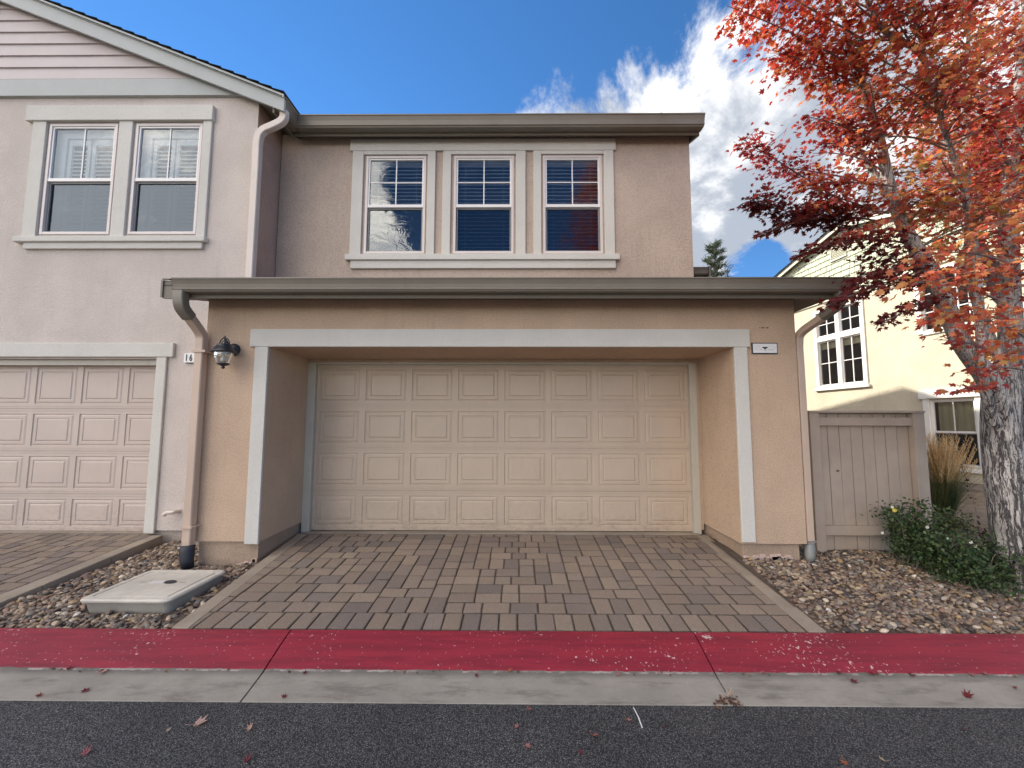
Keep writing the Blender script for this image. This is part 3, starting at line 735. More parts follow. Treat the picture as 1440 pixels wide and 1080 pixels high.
# lower roof, eave, gutter
g_ = MB(); gutter(g_, (-3.43, 3.81, 2.925), (3.30, 3.81, 2.925), (0, -1, 0)); go_ = g_.build('lower_gutter', M['gutter'], H1)
for x_ in (-1.12, 1.86):
    g_ = MB(); gutter(g_, (x_, 3.81, 2.9245), (x_+.022, 3.81, 2.9245), (0, -1, 0), 1.018); g_.build('gutter_seam', M['gutter'], go_)
f_ = MB(); f_.box(-3.62, 3.36, 3.812, 3.835, 2.885, 3.065); f_.add([(-3.64, 3.80, 2.89), (-3.62, 3.80, 2.89), (-3.62, 4.8, 2.89+.25), (-3.64, 4.8, 2.89+.25), (-3.64, 3.80, 3.07), (-3.62, 3.80, 3.07), (-3.62, 4.8, 3.32), (-3.64, 4.8, 3.32)],
    [(0, 3, 2, 1), (4, 5, 6, 7), (0, 1, 5, 4), (1, 2, 6, 5), (2, 3, 7, 6), (3, 0, 4, 7)])
f_.add([(3.36, 3.812, 2.89), (3.385, 3.812, 2.89), (3.385, 5.6, 3.33), (3.36, 5.6, 3.33), (3.36, 3.812, 3.07), (3.385, 3.812, 3.07), (3.385, 5.6, 3.51), (3.36, 5.6, 3.51)],
    [(0, 3, 2, 1), (4, 5, 6, 7), (0, 1, 5, 4), (1, 2, 6, 5), (2, 3, 7, 6), (3, 0, 4, 7)])
f_.build('lower_fascia', M['fascia'], H1)
f_ = MB(); f_.quad((-3.62, 3.835, 2.92), (3.36, 3.835, 2.92), (3.36, 4.13, 2.965), (-3.62, 4.13, 2.965)); f_.quad((3.0, 4.12, 2.963), (3.36, 4.12, 2.963), (3.36, 9, 3.0), (3.0, 9, 3.0))
f_.build('lower_soffit', M['soffit'], H1)
def shingle_roof(mb, P0, P1, P2, P3, n=14, th=.012):
    """courses from eave P0-P1 up to ridge P3-P2"""
    P0, P1, P2, P3 = map(Vector, (P0, P1, P2, P3)); nr = (P1-P0).cross(P3-P0).normalized()
    if nr.z < 0: nr = -nr
    for k in range(n):
        a0, a1 = P0.lerp(P3, k/n), P1.lerp(P2, k/n); b0, b1 = P0.lerp(P3, (k+1)/n), P1.lerp(P2, (k+1)/n)
        mb.add([a0+nr*th, a1+nr*th, b1, b0, a0, a1], [(0, 1, 2, 3), (4, 5, 1, 0)])
    mb.add([P0-nr*.05, P1-nr*.05, P2-nr*.05, P3-nr*.05], [(0, 3, 2, 1)])
r_ = MB(); shingle_roof(r_, (-3.62, 3.79, 3.07), (3.39, 3.79, 3.07), (3.39, 5.32, 3.45), (-3.62, 5.32, 3.45), 10)
shingle_roof(r_, (3.39, 5.32, 3.45), (3.39, 9.0, 3.45), (2.47, 9.0, 3.7), (2.47, 5.32, 3.7), 5)
r_.build('lower_roof', M['roof'], H1)
# small rear wing whose eave shows over the garage roof
k_ = MB(); k_.box(2.485, 3.10, 6.75, 9.0, 3.0, 4.12); k_.build('wing_wall', M['main_upper'], H1)
p0 = at(976, 375.5, 6.5); k_ = MB(); gutter(k_, (2.485, 6.62, p0.z-.12), (3.30, 6.62, p0.z-.12), (0, -1, 0), .95); k_.build('wing_gutter', M['gutter'], H1)
k_ = MB(); k_.box(2.485, 3.32, 6.622, 6.70, p0.z-.20, p0.z+.005); k_.box(3.305, 3.345, 6.50, 9.2, p0.z-.16, p0.z+.012); shingle_roof(k_, (2.485, 6.6, p0.z+.01), (3.33, 6.6, p0.z+.01), (3.33, 9.2, p0.z+.35), (2.485, 9.2, p0.z+.35), 4); k_.build('wing_roof', M['fascia'], H1)
# upper eave
g_ = MB(); gutter(g_, (-3.10, 5.126, 5.70), (2.56, 5.126, 5.70), (0, -1, 0), 1.22); go_ = g_.build('upper_gutter', M['gutter'], H1)
for x_ in (-.35, 1.95):
    g_ = MB(); gutter(g_, (x_, 5.126, 5.699), (x_+.022, 5.126, 5.699), (0, -1, 0), 1.24); g_.build('gutter_seam', M['gutter'], go_)
f_ = MB(); f_.box(-3.19, 2.55, 5.128, 5.15, 5.665, 5.855); f_.add([(2.53, 5.152, 5.665), (2.56, 5.152, 5.665), (2.56, 14.8, 9.07), (2.53, 14.8, 9.07), (2.53, 5.152, 5.865), (2.56, 5.152, 5.865), (2.56, 14.8, 9.28), (2.53, 14.8, 9.28)], [(0, 3, 2, 1), (4, 5, 6, 7), (0, 1, 5, 4), (1, 2, 6, 5), (2, 3, 7, 6), (3, 0, 4, 7)])
f_.build('upper_fascia', M['fascia'], H1)
f_ = MB(); f_.quad((-3.2, 5.14, 5.72), (2.53, 5.14, 5.72), (2.53, 5.299, 5.81), (-3.2, 5.299, 5.81)); f_.build('upper_soffit', M['soffit'], H1)
r_ = MB(); shingle_roof(r_, (-10.74, 5.08, 5.872), (2.585, 5.08, 5.872), (2.585, 14.8, 9.32), (-10.74, 14.8, 9.32), 52); shingle_roof(r_, (2.56, 24.6, 5.765), (-10.74, 24.6, 5.765), (-10.74, 14.8, 9.32), (2.56, 14.8, 9.32), 24)
r_.build('roof', M['roof'], H1)
# downspouts of the central house
def downspout(parent, path, w_d, mat, name='downspout', side=(1, 0, 0), upper=None):
    mb = MB(); mb.sweep(smoothpath(path, 5), RECT(*w_d), side); o = mb.build(name, mat, parent); return o
ds = downspout(H1, [(-3.385, 3.755, 2.95), (-3.385, 3.755, 2.86), (-3.385, 3.78, 2.78), (-3.39, 3.93, 2.66), (-3.395, 4.04, 2.56), (-3.395, 4.055, 2.44), (-3.395, 4.055, 2.2), (-3.395, 4.055, .8), (-3.395, 4.055, .36)], (.088, .08), M['spout'])
el = MB(); el.sweep(smoothpath([(-3.385, 3.755, 2.95), (-3.385, 3.755, 2.86), (-3.385, 3.78, 2.775), (-3.388, 3.87, 2.705)], 5), RECT(.106, .091), (1, 0, 0)); el.build('outlet_elbow', M['gutter'], ds)
st = MB(); st.box(-3.455, -3.31, 4.0, 4.105, 2.365, 2.39); st.build('strap', M['spout'], ds); st = MB(); st.box(-3.455, -3.33, 4.0, 4.118, .54, .56); st.build('strap', M['spout'], ds)
bt = MB(); bt.tube([(-3.395, 4.055, .36), (-3.39, 4.045, .30), (-3.375, 4.03, .22), (-3.36, 4.03, .14)], [.062, .064, .058, .05], 10, .05); bt.build('rubber_boot', M['rubber'], ds, smooth=True)
ds = downspout(H1, [(3.20, 3.755, 2.95), (3.20, 3.755, 2.88), (3.19, 3.78, 2.80), (3.13, 3.95, 2.70), (3.065, 4.12, 2.60), (3.055, 4.16, 2.48), (3.055, 4.16, 2.2), (3.055, 4.16, .8), (3.055, 4.16, .38)], (.075, .07), M['spout'])
el = MB(); el.sweep(smoothpath([(3.20, 3.755, 2.95), (3.20, 3.755, 2.88), (3.19, 3.78, 2.80), (3.14, 3.92, 2.72)], 5), RECT(.081, .076), (1, 0, 0)); el.build('outlet_elbow', M['gutter'], ds)
st = MB(); st.box(3.005, 3.10, 4.115, 4.20, .395, .41); st.build('strap', M['steel'], ds)
bt = MB(); bt.tube([(3.055, 4.16, .38), (3.05, 4.15, .31), (3.03, 4.13, .25), (3.02, 4.13, .19)], [.045, .05, .048, .03], 12); bt.build('pipe_boot', M['steel'], ds, smooth=True)
mk = MB()
for du, rr in ((1068, .006), (1072.5, .013), (1078.5, .012)):
    q = at(du, 461, 4.12); mk.add([(q.x+rr*1.4*math.cos(a*.7), 4.1165, q.z+rr*.6*math.sin(a*.7)) for a in range(9)], [tuple(range(9))])
mk.build('wall_mark', M['soffit'], H1)

# ------------------------------------------------------------------ the left townhouse
H2 = thing('townhouse', (-6.9, 4.8, .1), 'pale pinkish grey townhouse with a gable end and two shuttered upper windows', 'house')
GX0 = -9.45
w_ = MB(); LW = [(-6.235, -5.32), (-5.075, -4.185)]
wall_grid(w_, -10.74, -3.462, .30, 5.62, 4.80, [(GX0, -4.55, .30, 2.42)]+[(a, b, 4.055, 5.58) for a, b in LW], .13)
RX, RZ, SL = -7.1, 7.53, .4118
rz = lambda x: RZ-SL*abs(x-RX)-.13
xe = -3.462; w_.add([(-10.74, 4.8, 5.62), (xe, 4.8, 5.62), (xe, 4.8, rz(xe)), (RX, 4.8, rz(RX)), (-10.74, 4.8, rz(-10.74))], [(0, 1, 2, 3, 4)])
rt = MB(); rt.quad((xe, 4.8, 2.9), (xe, 5.4, 2.9), (xe, 5.4, rz(xe)), (xe, 4.8, rz(xe))); rt.build('return_wall', M['return'], H2)
w_.quad((-10.74, 4.8, 0), (-10.74, 4.8, 5.7), (-10.74, 24, 5.7), (-10.74, 24, 0))
w_.quad((GX0, 4.8, .3), (-10.74, 4.8, .3), (-10.74, 4.85, .3), (GX0, 4.85, .3)); w_.quad((-4.55, 4.8, .3), (-4.55, 4.85, .3), (-3.40, 4.85, .3), (-3.40, 4.8, .3))
w_.build('wall', M['left_wall'], H2)
s_ = MB(); s_.box(-4.52, -3.38, 4.83, 5.0, -.05, .298); s_.build('foundation', M['foundgrey'], H2)
t_ = MB(); t_.box(-9.7, -4.345, 4.76, 4.80, 2.44, 2.62); t_.box(-4.555, -4.43, 4.768, 4.80, .27, 2.44); t_.build('garage_trim', M['trim'], H2, bevel=.008)
t_ = MB(); t_.box(GX0, -4.555, 4.86, 4.93, 2.35, 2.419); t_.build('door_jamb', M['jamb'], H2)
garage_door(H2, -9.36, -4.50, [.238, .706, 1.247, 1.79, 2.40], 8, 4.955, M['door_left'])
T = MB(); T.box(-6.525, -4.035, 4.745, 4.80, 5.60, 5.81)
for a, b in ((-6.44, -6.26), (-5.285, -5.105), (-4.165, -4.05)): T.box(a, b, 4.765, 4.80, 4.01, 5.60)
T.build('window_trim', M['trim'], H2, bevel=.006)
T = MB(); T.box(-6.51, -4.02, 4.73, 4.80, 3.935, 4.01); T.box(-6.40, -4.07, 4.76, 4.80, 3.85, 3.935); T.build('window_sill', M['trim'], H2, bevel=.01)
for a, b in LW: window(H2, a, b, 4.055, 5.58, 4.785, rail=.49, cols=2, rows=1, blind='shutter', glass=('glass_shutter', 'glass_low'), room='room')
# gable siding: lapped boards and frieze
sd = MB(); z = 6.20; top = lambda z_: RX+(RZ-.15-z_)/SL
while z < 7.5:
    xr = top(z+.0)+.05; xl = 2*RX-xr; zt = z+.178; xr2 = top(zt)+.05; xl2 = 2*RX-xr2
    if xr <= RX: break
    xr2 = max(xr2, RX+.01); xl2 = min(xl2, RX-.01)
    sd.add([(xl, 4.762, z), (xr, 4.762, z), (xr2, 4.782, zt), (xl2, 4.782, zt), (xl, 4.798, z), (xr, 4.798, z)], [(0, 1, 2, 3), (4, 5, 1, 0)])
    z += .172
sd.build('gable_siding', M['siding'], H2)
fr = MB(); xa, xb = top(5.95)+.05, top(6.185)+.05
fr.prism([(2*RX-xa, 5.955), (xa, 5.955), (xb, 6.19), (2*RX-xb, 6.19)], 4.755, 4.799); fr.build('frieze_board', M['frieze'], H2)
# rake boards, eave gutter, roof
rk = MB(); yk0, yk1 = 4.675, 4.71
ex = -3.045
for sg in (1, -1):
    f = lambda x: RX+sg*(x-RX)
    poly = [(f(ex), RZ-SL*(ex-RX)-.205), (f(ex), RZ-SL*(ex-RX)), (RX, RZ), (RX, RZ-.22)]
    if sg > 0: poly = poly[::-1]
    poly = poly if sg > 0 else poly
    rk.prism(poly, yk0, yk1)
    rk.prism([(a, b+.012) if i in (0, 1, 2, 3) else (a, b) for i, (a, b) in enumerate([(f(ex), RZ-SL*(ex-RX)-.045), (f(ex), RZ-SL*(ex-RX)), (RX, RZ), (RX, RZ-.045)][::-1 if sg > 0 else 1])], yk0-.018, yk0-.001)
rk.build('rake_board', M['frieze'], H2)
sf = MB()
for sg in (1, -1):
    f = lambda x: RX+sg*(x-RX)
    sf.quad((f(ex), 4.70, RZ-SL*(ex-RX)-.14), (RX, 4.70, RZ-.14), (RX, 4.82, RZ-.14), (f(ex), 4.82, RZ-SL*(ex-RX)-.14))
sf.quad((-3.47, 4.72, 5.87), (-3.19, 4.72, 5.74), (-3.19, 5.3, 5.74), (-3.47, 5.3, 5.87)); sf.box(-3.215, -3.192, 4.712, 5.15, 5.665, 5.85)
sf.build('soffit', M['fascia'], H2)
g_ = MB(); gutter(g_, (-3.19, 4.68, 5.70), (-3.19, 5.10, 5.70), (1, 0, 0), 1.22); g_.build('eave_gutter', M['gutter'], H2)
r_ = MB(); shingle_roof(r_, (-3.04, 4.64, 5.885), (-3.04, 13, 5.885), (RX, 13, RZ+.03), (RX, 4.64, RZ+.03), 24, .018); shingle_roof(r_, (2*RX+3.04, 13, 5.885), (2*RX+3.04, 4.64, 5.885), (RX, 4.64, RZ+.03), (RX, 13, RZ+.03), 24)
r_.build('roof', M['roof'], H2)
a1, a2, a3 = at(397, 166, 4.72), at(375, 178, 4.78), at(366, 192, 4.76)
ds = downspout(H2, [(-3.09, 4.76, 5.72), (-3.09, 4.76, 5.63), (-3.13, 4.755, 5.56), (-3.24, 4.745, 5.49), (-3.35, 4.745, 5.43), (-3.405, 4.745, 5.30), (-3.405, 4.745, 4.9), (-3.405, 4.745, 3.40)], (.08, .09), M['spout_grey'], side=(0, 1, 0))
pp = MB(); pp.tube(smoothpath([(-4.16, 4.81, .53), (-4.16, 4.74, .54), (-4.17, 4.72, .535), (-4.24, 4.715, .53), (-4.265, 4.71, .50)], 4), .024, 12); pp.build('pipe_elbow', M['spout_grey'], H2, smooth=True)

# ------------------------------------------------------------------ cream house to the right
ang = math.atan2(-.9929, .1191)
H3 = thing('cream_house', (9.592, 8.294, .1), 'sunlit cream stucco house with green shingled gable beyond the wooden gate', 'house', rz=ang)
h3 = lambda mb, name, mat, **k: mb.build(name, mat, H3, local=True, **k)
Z = lambda z: z-.1
GC, GH = -2.40, 7.30
w_ = MB(); tw = [(-3.42, -2.10, Z(2.72), Z(4.94)), (-.66, .16, Z(.70), Z(2.15)), (-.66, .22, Z(3.75), Z(5.05))]
wall_grid(w_, -7.2, 3.2, Z(.36), Z(5.29), 0, tw, .12)
w_.quad((3.2, 0, Z(.3)), (3.2, 9, Z(.3)), (3.2, 9, Z(5.5)), (3.2, 0, Z(5.5))); w_.quad((-7.2, 0, Z(0)), (-7.2, 0, Z(6)), (-7.2, 9, Z(6)), (-7.2, 9, Z(0)))
h3(w_, 'wall', M['cream'])
s_ = MB(); s_.box(-7.15, 3.15, .03, .3, -.3, Z(.36)); h3(s_, 'foundation', M['foundgrey'])
# gable of shingle siding
gs = MB(); z = 5.29; k = 0; rs = .29
gx = lambda z_, sg: GC+sg*max(0.02, (GH-.02-z_)/rs)
while z < GH-.05:
    zt = min(z+.168, GH-.03); a0, a1 = max(gx(z, -1), -7.1), min(gx(z, 1), 3.1); b0, b1 = max(gx(zt, -1), -7.1), min(gx(zt, 1), 3.1)
    x = a0-(k % 3)*.07
    gs.quad((a0, .012, Z(z)), (a1, .012, Z(z)), (b1, .012, Z(zt)), (b0, .012, Z(zt)))
    while x < a1:
        wd = random.uniform(.14, .27); xa, xb = max(x, a0), min(x+wd-.016, a1)
        if xb-xa > .03:
            dz = random.uniform(-.006, .006); c0, c1 = max(xa, b0), min(xb, b1)
            if c1 > c0: gs.add([(xa, -.028, Z(z)+dz), (xb, -.028, Z(z)+dz), (c1, -.006, Z(zt)), (c0, -.006, Z(zt)), (xa, .01, Z(z)+dz), (xb, .01, Z(z)+dz)], [(0, 1, 2, 3), (4, 5, 1, 0), (4, 0, 3), (1, 5, 2)])
        x += wd
    z += .165; k += 1
h3(gs, 'gable_shingles', M['shingle_siding'])
bd = MB(); bd.box(-7.2, 3.2, -.035, -.002, Z(5.22), Z(5.30)); h3(bd, 'belt_board', M['creamfascia'])
rk = MB(); OV = .14
for sg in (-1, 1):
    pts_ = [(GC, Z(GH)), (GC, Z(GH-.14)), (GC+sg*5.4, Z(GH-.14-5.4*rs)), (GC+sg*5.4, Z(GH-5.4*rs))]
    rk.prism(pts_ if sg < 0 else pts_[::-1], -OV-.03, -OV)
h3(rk, 'rake_board', M['creamfascia'])
sf = MB()
for sg in (-1, 1): sf.quad((GC, -OV, Z(GH-.10)), (GC+sg*5.4, -OV, Z(GH-.10-5.4*rs)), (GC+sg*5.4, .05, Z(GH-.10-5.4*rs)), (GC, .05, Z(GH-.10)))
h3(sf, 'soffit', M['soffit'])
rf = MB()
for sg in (-1, 1):
    P_ = [(GC+sg*5.45, -OV-.06, Z(GH+.02-5.45*rs)), (GC+sg*5.45, 9, Z(GH+.02-5.45*rs)), (GC, 9, Z(GH+.02)), (GC, -OV-.06, Z(GH+.02))]
    shingle_roof(rf, *P_, n=10)
h3(rf, 'roof', M['roof'])
vt = MB(); vt.box(-2.80, -2.78, -.05, -.02, Z(6.36), Z(6.78)); vt.box(-2.36, -2.34, -.05, -.02, Z(6.36), Z(6.78)); vt.box(-2.82, -2.32, -.06, -.02, Z(6.33), Z(6.36)); vt.box(-2.8, -2.34, -.05, -.02, Z(6.78), Z(6.80))
for k in range(9): vt.add([(-2.78, -.048, Z(6.37+k*.045)), (-2.36, -.048, Z(6.37+k*.045)), (-2.36, -.02, Z(6.405+k*.045)), (-2.78, -.02, Z(6.405+k*.045))], [(0, 1, 2, 3)])
vt.box(-2.78, -2.36, -.019, -.016, Z(6.36), Z(6.78)); h3(vt, 'gable_vent', M['creamfascia'])
# paired stair window: two transoms over two tall casements
tr = MB(); tr.box(-3.52, -3.42, -.03, -.001, Z(2.66), Z(5.02)); tr.box(-2.10, -1.99, -.03, -.001, Z(2.66), Z(5.02)); tr.box(-3.42, -2.10, -.03, -.001, Z(4.94), Z(5.02)); tr.box(-3.58, -1.95, -.06, -.001, Z(2.58), Z(2.66)); tr.box(-3.42, -2.10, -.03, -.001, Z(2.66), Z(2.72))
tr.box(-2.82, -2.70, -.02, .05, Z(2.72), Z(4.94)); tr.box(-3.42, -2.82, -.018, .05, Z(4.06), Z(4.20)); tr.box(-2.70, -2.10, -.018, .05, Z(4.06), Z(4.20))
h3(tr, 'window_trim', M['white'], bevel=.005); tr = MB()
tr.box(-.78, -.66, -.03, -.001, Z(.66), Z(2.18)); tr.box(.16, .27, -.03, -.001, Z(.66), Z(2.18)); tr.box(-.84, .34, -.06, -.001, Z(2.18), Z(2.38)); tr.box(-.80, .30, -.05, -.001, Z(.58), Z(.66))
h3(tr, 'window_trim', M['white'], bevel=.005); tr = MB()
tr.box(-.78, -.66, -.03, -.001, Z(3.70), Z(5.08)); tr.box(.22, .34, -.03, -.001, Z(3.70), Z(5.08)); tr.box(-.66, .22, -.03, -.001, Z(3.66), Z(3.75)); tr.box(-.66, .22, -.03, -.001, Z(5.05), Z(5.13))
h3(tr, 'window_trim', M['white'], bevel=.005)
def lite(x0, x1, z0, z1, cols, rows, shade=0.0):
    y = .015; f = MB(); fw = .035
    f.box(x0, x0+fw, y, y+.05, z0, z1); f.box(x1-fw, x1, y, y+.05, z0, z1); f.box(x0+fw, x1-fw, y, y+.05, z0, z0+fw); f.box(x0+fw, x1-fw, y, y+.05, z1-fw, z1)
    for k in range(1, cols): xx = x0+(x1-x0)*k/cols; f.box(xx-.012, xx+.012, y+.01, y+.03, z0+fw, z1-fw)
    for k in range(1, rows): zz_ = z0+(z1-z0)*k/rows; f.box(x0+fw, x1-fw, y+.012, y+.028, zz_-.012, zz_+.012)
    fo = f.build('window', M['vinyl'], H3, local=True)
    q = MB(); q.quad((x0+fw, y+.022, z0+fw), (x1-fw, y+.022, z0+fw), (x1-fw, y+.022, z1-fw), (x0+fw, y+.022, z1-fw)); q.build('pane', M['glass_far'], fo, local=True)
    rm = MB(); D = .6
    rm.quad((x0-.02, D, z0), (x1+.02, D, z0), (x1+.02, D, z1), (x0-.02, D, z1)); rm.quad((x0, .07, z0), (x0, D, z0), (x0, D, z1), (x0, .07, z1)); rm.quad((x1, .07, z0), (x1, .07, z1), (x1, D, z1), (x1, D, z0))
    rm.quad((x0, .07, z1), (x0, D, z1), (x1, D, z1), (x1, .07, z1)); rm.quad((x0, .07, z0), (x1, .07, z0), (x1, D, z0), (x0, D, z0)); rm.build('room_shell', M['dark'], fo, local=True)
    if shade:
        q = MB(); q.box(x0+fw, x1-fw, y+.06, y+.07, z1-shade, z1-fw); q.build('roller_shade', M['shade'], fo, local=True)
    return fo
for a, b in ((-3.42, -2.82), (-2.70, -2.10)):
    lite(a, b, Z(4.20), Z(4.94), 2, 2); lite(a, b, Z(2.72), Z(4.06), 2, 2, .24)
window(H3, -.66, .16, Z(.70), Z(2.15), .01, rail=.5, cols=2, rows=1, blind='none', glass=('glass_far', 'glass_screen'), local=True, fm='vinyl')
lite(-.66, .22, Z(3.75), Z(5.05), 4, 3)
# the room behind the low window: pale curtain
cu = MB(); n = 26
for k in range(n):
    x0_, x1_ = -.60+.72*k/n, -.60+.72*(k+1)/n; y0_, y1_ = .14+.012*math.sin(k*1.3), .14+.012*math.sin((k+1)*1.3)
    cu.quad((x0_, y0_, Z(1.43)), (x1_, y1_, Z(1.43)), (x1_, y1_, Z(2.12)), (x0_, y0_, Z(2.12)))
h3(cu, 'curtain', M['shade'])

# ------------------------------------------------------------------ gate
G = thing('wooden_gate', (3.8, 4.38, .2), 'taupe painted plank gate in the gap between the peach garage and the maple', 'gate')
gy = 4.36
q = MB(); q.box(3.27, 3.375, gy-.02, gy+.09, .10, 1.742); q.build('post', M['fence'], G, bevel=.004)
q = MB(); q.box(4.42, 4.545, gy-.02, gy+.09, .10, 1.742); q.build('post', M['fence'], G, bevel=.004)
q = MB(); q.box(3.377, 4.418, gy-.005, gy+.04, 1.60, 1.69); q.build('rail', M['fence'], G, bevel=.004)
q = MB(); q.box(3.377, 4.418, gy-.005, gy+.04, .40, .50); q.build('rail', M['fence'], G, bevel=.004)
q = MB(); q.box(3.26, 4.55, gy-.03, gy+.10, 1.743, 1.768); q.build('cap_board', M['fence'], G, bevel=.004)
q = MB(); xs_ = 3.38; nb = 8
for k in range(nb):
    wd = (4.415-3.38)/nb; j = random.uniform(-.002, .002); tt = random.uniform(-.003, .003)
    q.add([(xs_+.003+tt, gy+.045+j, .14), (xs_+wd-.003+tt, gy+.045+j, .14), (xs_+wd-.003-tt, gy+.045+j, 1.735), (xs_+.003-tt, gy+.045+j, 1.735),
           (xs_+.003+tt, gy+.065, .14), (xs_+wd-.003+tt, gy+.065, .14), (xs_+wd-.003-tt, gy+.065, 1.735), (xs_+.003-tt, gy+.065, 1.735)],
          [(0, 1, 2, 3), (5, 4, 7, 6), (4, 0, 3, 7), (1, 5, 6, 2), (3, 2, 6, 7), (0, 4, 5, 1)])
    xs_ += wd
q.box(3.376, 4.419, gy+.070, gy+.08, .2, 1.742)
q.build('board_panel', M['fence'], G, bevel=.003)
q = MB(); kn = at(1178, 662, 4.40); q.lathe([(0.0001, kn.z-.012), (.012, kn.z-.006), (.014, kn.z), (.012, kn.z+.008), (.0001, kn.z+.012)], kn.x, 4.398, 10); q.build('knob', M['soffit'], G, smooth=True)

# ------------------------------------------------------------------ utility box
B = thing('utility_box', (-3.17, 3.48, .09), 'low concrete utility box with a pale lid lying among the pebbles', 'utility box')
def rrect(x0, x1, y0, y1, r, n=5):
    o_ = []
    for cx_, cy_, a0 in ((x1-r, y0+r, -90), (x1-r, y1-r, 0), (x0+r, y1-r, 90), (x0+r, y0+r, 180)):
        for k in range(n+1): a = R(a0+90*k/n); o_.append((cx_+r*math.cos(a), cy_+r*math.sin(a)))
    return o_
def stack(mb, rings, tilt=0.0):
    n = len(rings[0][0]); vs = [(x, y, z) for rg, z in rings for x, y in rg]
    fs = [(i*n+j, i*n+(j+1) % n, (i+1)*n+(j+1) % n, (i+1)*n+j) for i in range(len(rings)-1) for j in range(n)]
    fs.append(tuple((len(rings)-1)*n+j for j in range(n))); mb.add(vs, fs)
bx = MB(); stack(bx, [(rrect(-3.47, -2.80, 3.21, 3.79, .05), .05), (rrect(-3.50, -2.80, 3.19, 3.79, .05), .185)]); bx.build('body', M['concrete'], B)
bx = MB(); stack(bx, [(rrect(-3.52, -2.79, 3.175, 3.80, .05), .186), (rrect(-3.525, -2.785, 3.17, 3.805, .05), .20), (rrect(-3.515, -2.795, 3.18, 3.795, .045), .212), (rrect(-3.47, -2.84, 3.225, 3.75, .02), .213), (rrect(-3.467, -2.843, 3.228, 3.747, .02), .206), (rrect(-3.458, -2.852, 3.237, 3.738, .02), .206), (rrect(-3.455, -2.855, 3.24, 3.735, .02), .213), (rrect(-3.40, -2.9, 3.29, 3.69, .02), .214)])
ld = bx.build('lid', M['lid'], B)
hl = MB(); hl.add([(-3.075+.052*math.cos(a*.35)*1.15, 3.51+.04*math.sin(a*.35)-.012*math.cos(a*.35), .2155) for a in range(18)], [tuple(range(18))]); hl.build('lift_hole', M['rubber'], ld)
hl = MB(); hl.box(-3.345, -3.285, 3.50, 3.512, .2142, .2152); hl.build('slot', M['steel'], ld); hl = MB(); hl.box(-2.99, -2.93, 3.50, 3.508, .2142, .2152); hl.build('slot', M['steel'], ld)
# worn cast lettering block on the lid (illegible in the photo)
hl = MB()
for k in range(5):
    for r_i in range(2): hl.box(-3.245+k*.024, -3.245+k*.024+.015, 3.485+r_i*.03, 3.485+r_i*.03+.02, .2142, .2154)
hl.build('cast_marks', M['plaque'], ld)

# ------------------------------------------------------------------ wall lamp
lp = at(315, 495.5, 3.96); lx, lz = lp.x, lp.z
L = thing('wall_lamp', (lx, 4.12, lz), 'black lantern wall lamp with clear glass shade left of the recessed garage', 'lamp')
b_ = MB(); pc = at(329.5, 492, 4.12)
b_.tube([(pc.x, 4.12, pc.z), (pc.x, 4.10, pc.z), (pc.x, 4.088, pc.z), (pc.x, 4.083, pc.z)], [.068, .066, .055, .03], 28); b_.build('wall_plate', M['black'], L, smooth=True)
b_ = MB(); b_.tube(smoothpath([(pc.x, 4.09, pc.z), (pc.x-.002, 4.03, pc.z+.03), (pc.x-.004, 4.02, lz+.12), (pc.x-.02, 3.99, lz+.165), (lx+.005, 3.965, lz+.13), (lx, 3.96, lz+.09)], 6), .009, 8)
for sg in (-1, 1): b_.tube([(lx+sg*.052*math.cos(a*.26), 3.96, lz+.085+.068*math.sin(a*.26)) for a in range(7)], .0065, 6)
b_.tube([(lx-.03+.026*math.cos(a*.6)+.03, 3.955, lz+.10+.022*math.sin(a*.6)) for a in range(11)], .005, 6)
b_.tube([(lx, 3.96, lz+.08), (lx, 3.96, lz+.165), (lx, 3.96, lz+.178)], [.006, .008, .003], 8)
b_.build('scroll_arm', M['black'], L, smooth=True)
b_ = MB(); b_.lathe([(.0001, lz+.09), (.05, lz+.088), (.066, lz+.082), (.064, lz+.075), (.072, lz+.062), (.09, lz+.038), (.118, lz+.008), (.121, lz), (.115, lz-.004), (.08, lz-.002), (.0001, lz)], lx, 3.96, 32); b_.build('cap', M['black'], L, smooth=True)
b_ = MB(); b_.lathe([(.086, lz-.002), (.087, lz-.03), (.080, lz-.065), (.068, lz-.095), (.055, lz-.118)], lx, 3.96, 28); b_.build('glass_shade', M['lampglass'], L, smooth=True)
b_ = MB(); b_.lathe([(.0001, lz-.03), (.014, lz-.035), (.016, lz-.05), (.027, lz-.07), (.028, lz-.085), (.018, lz-.098), (.0001, lz-.10)], lx, 3.96, 16); b_.build('bulb', M['bulb'], L, smooth=True)
b_ = MB(); b_.lathe([(.0001, lz-.112), (.05, lz-.112), (.060, lz-.118), (.054, lz-.128), (.03, lz-.14), (.012, lz-.146), (.012, lz-.152), (.019, lz-.16), (.013, lz-.17), (.0001, lz-.175)], lx, 3.96, 24); b_.build('finial', M['black'], L, smooth=True)

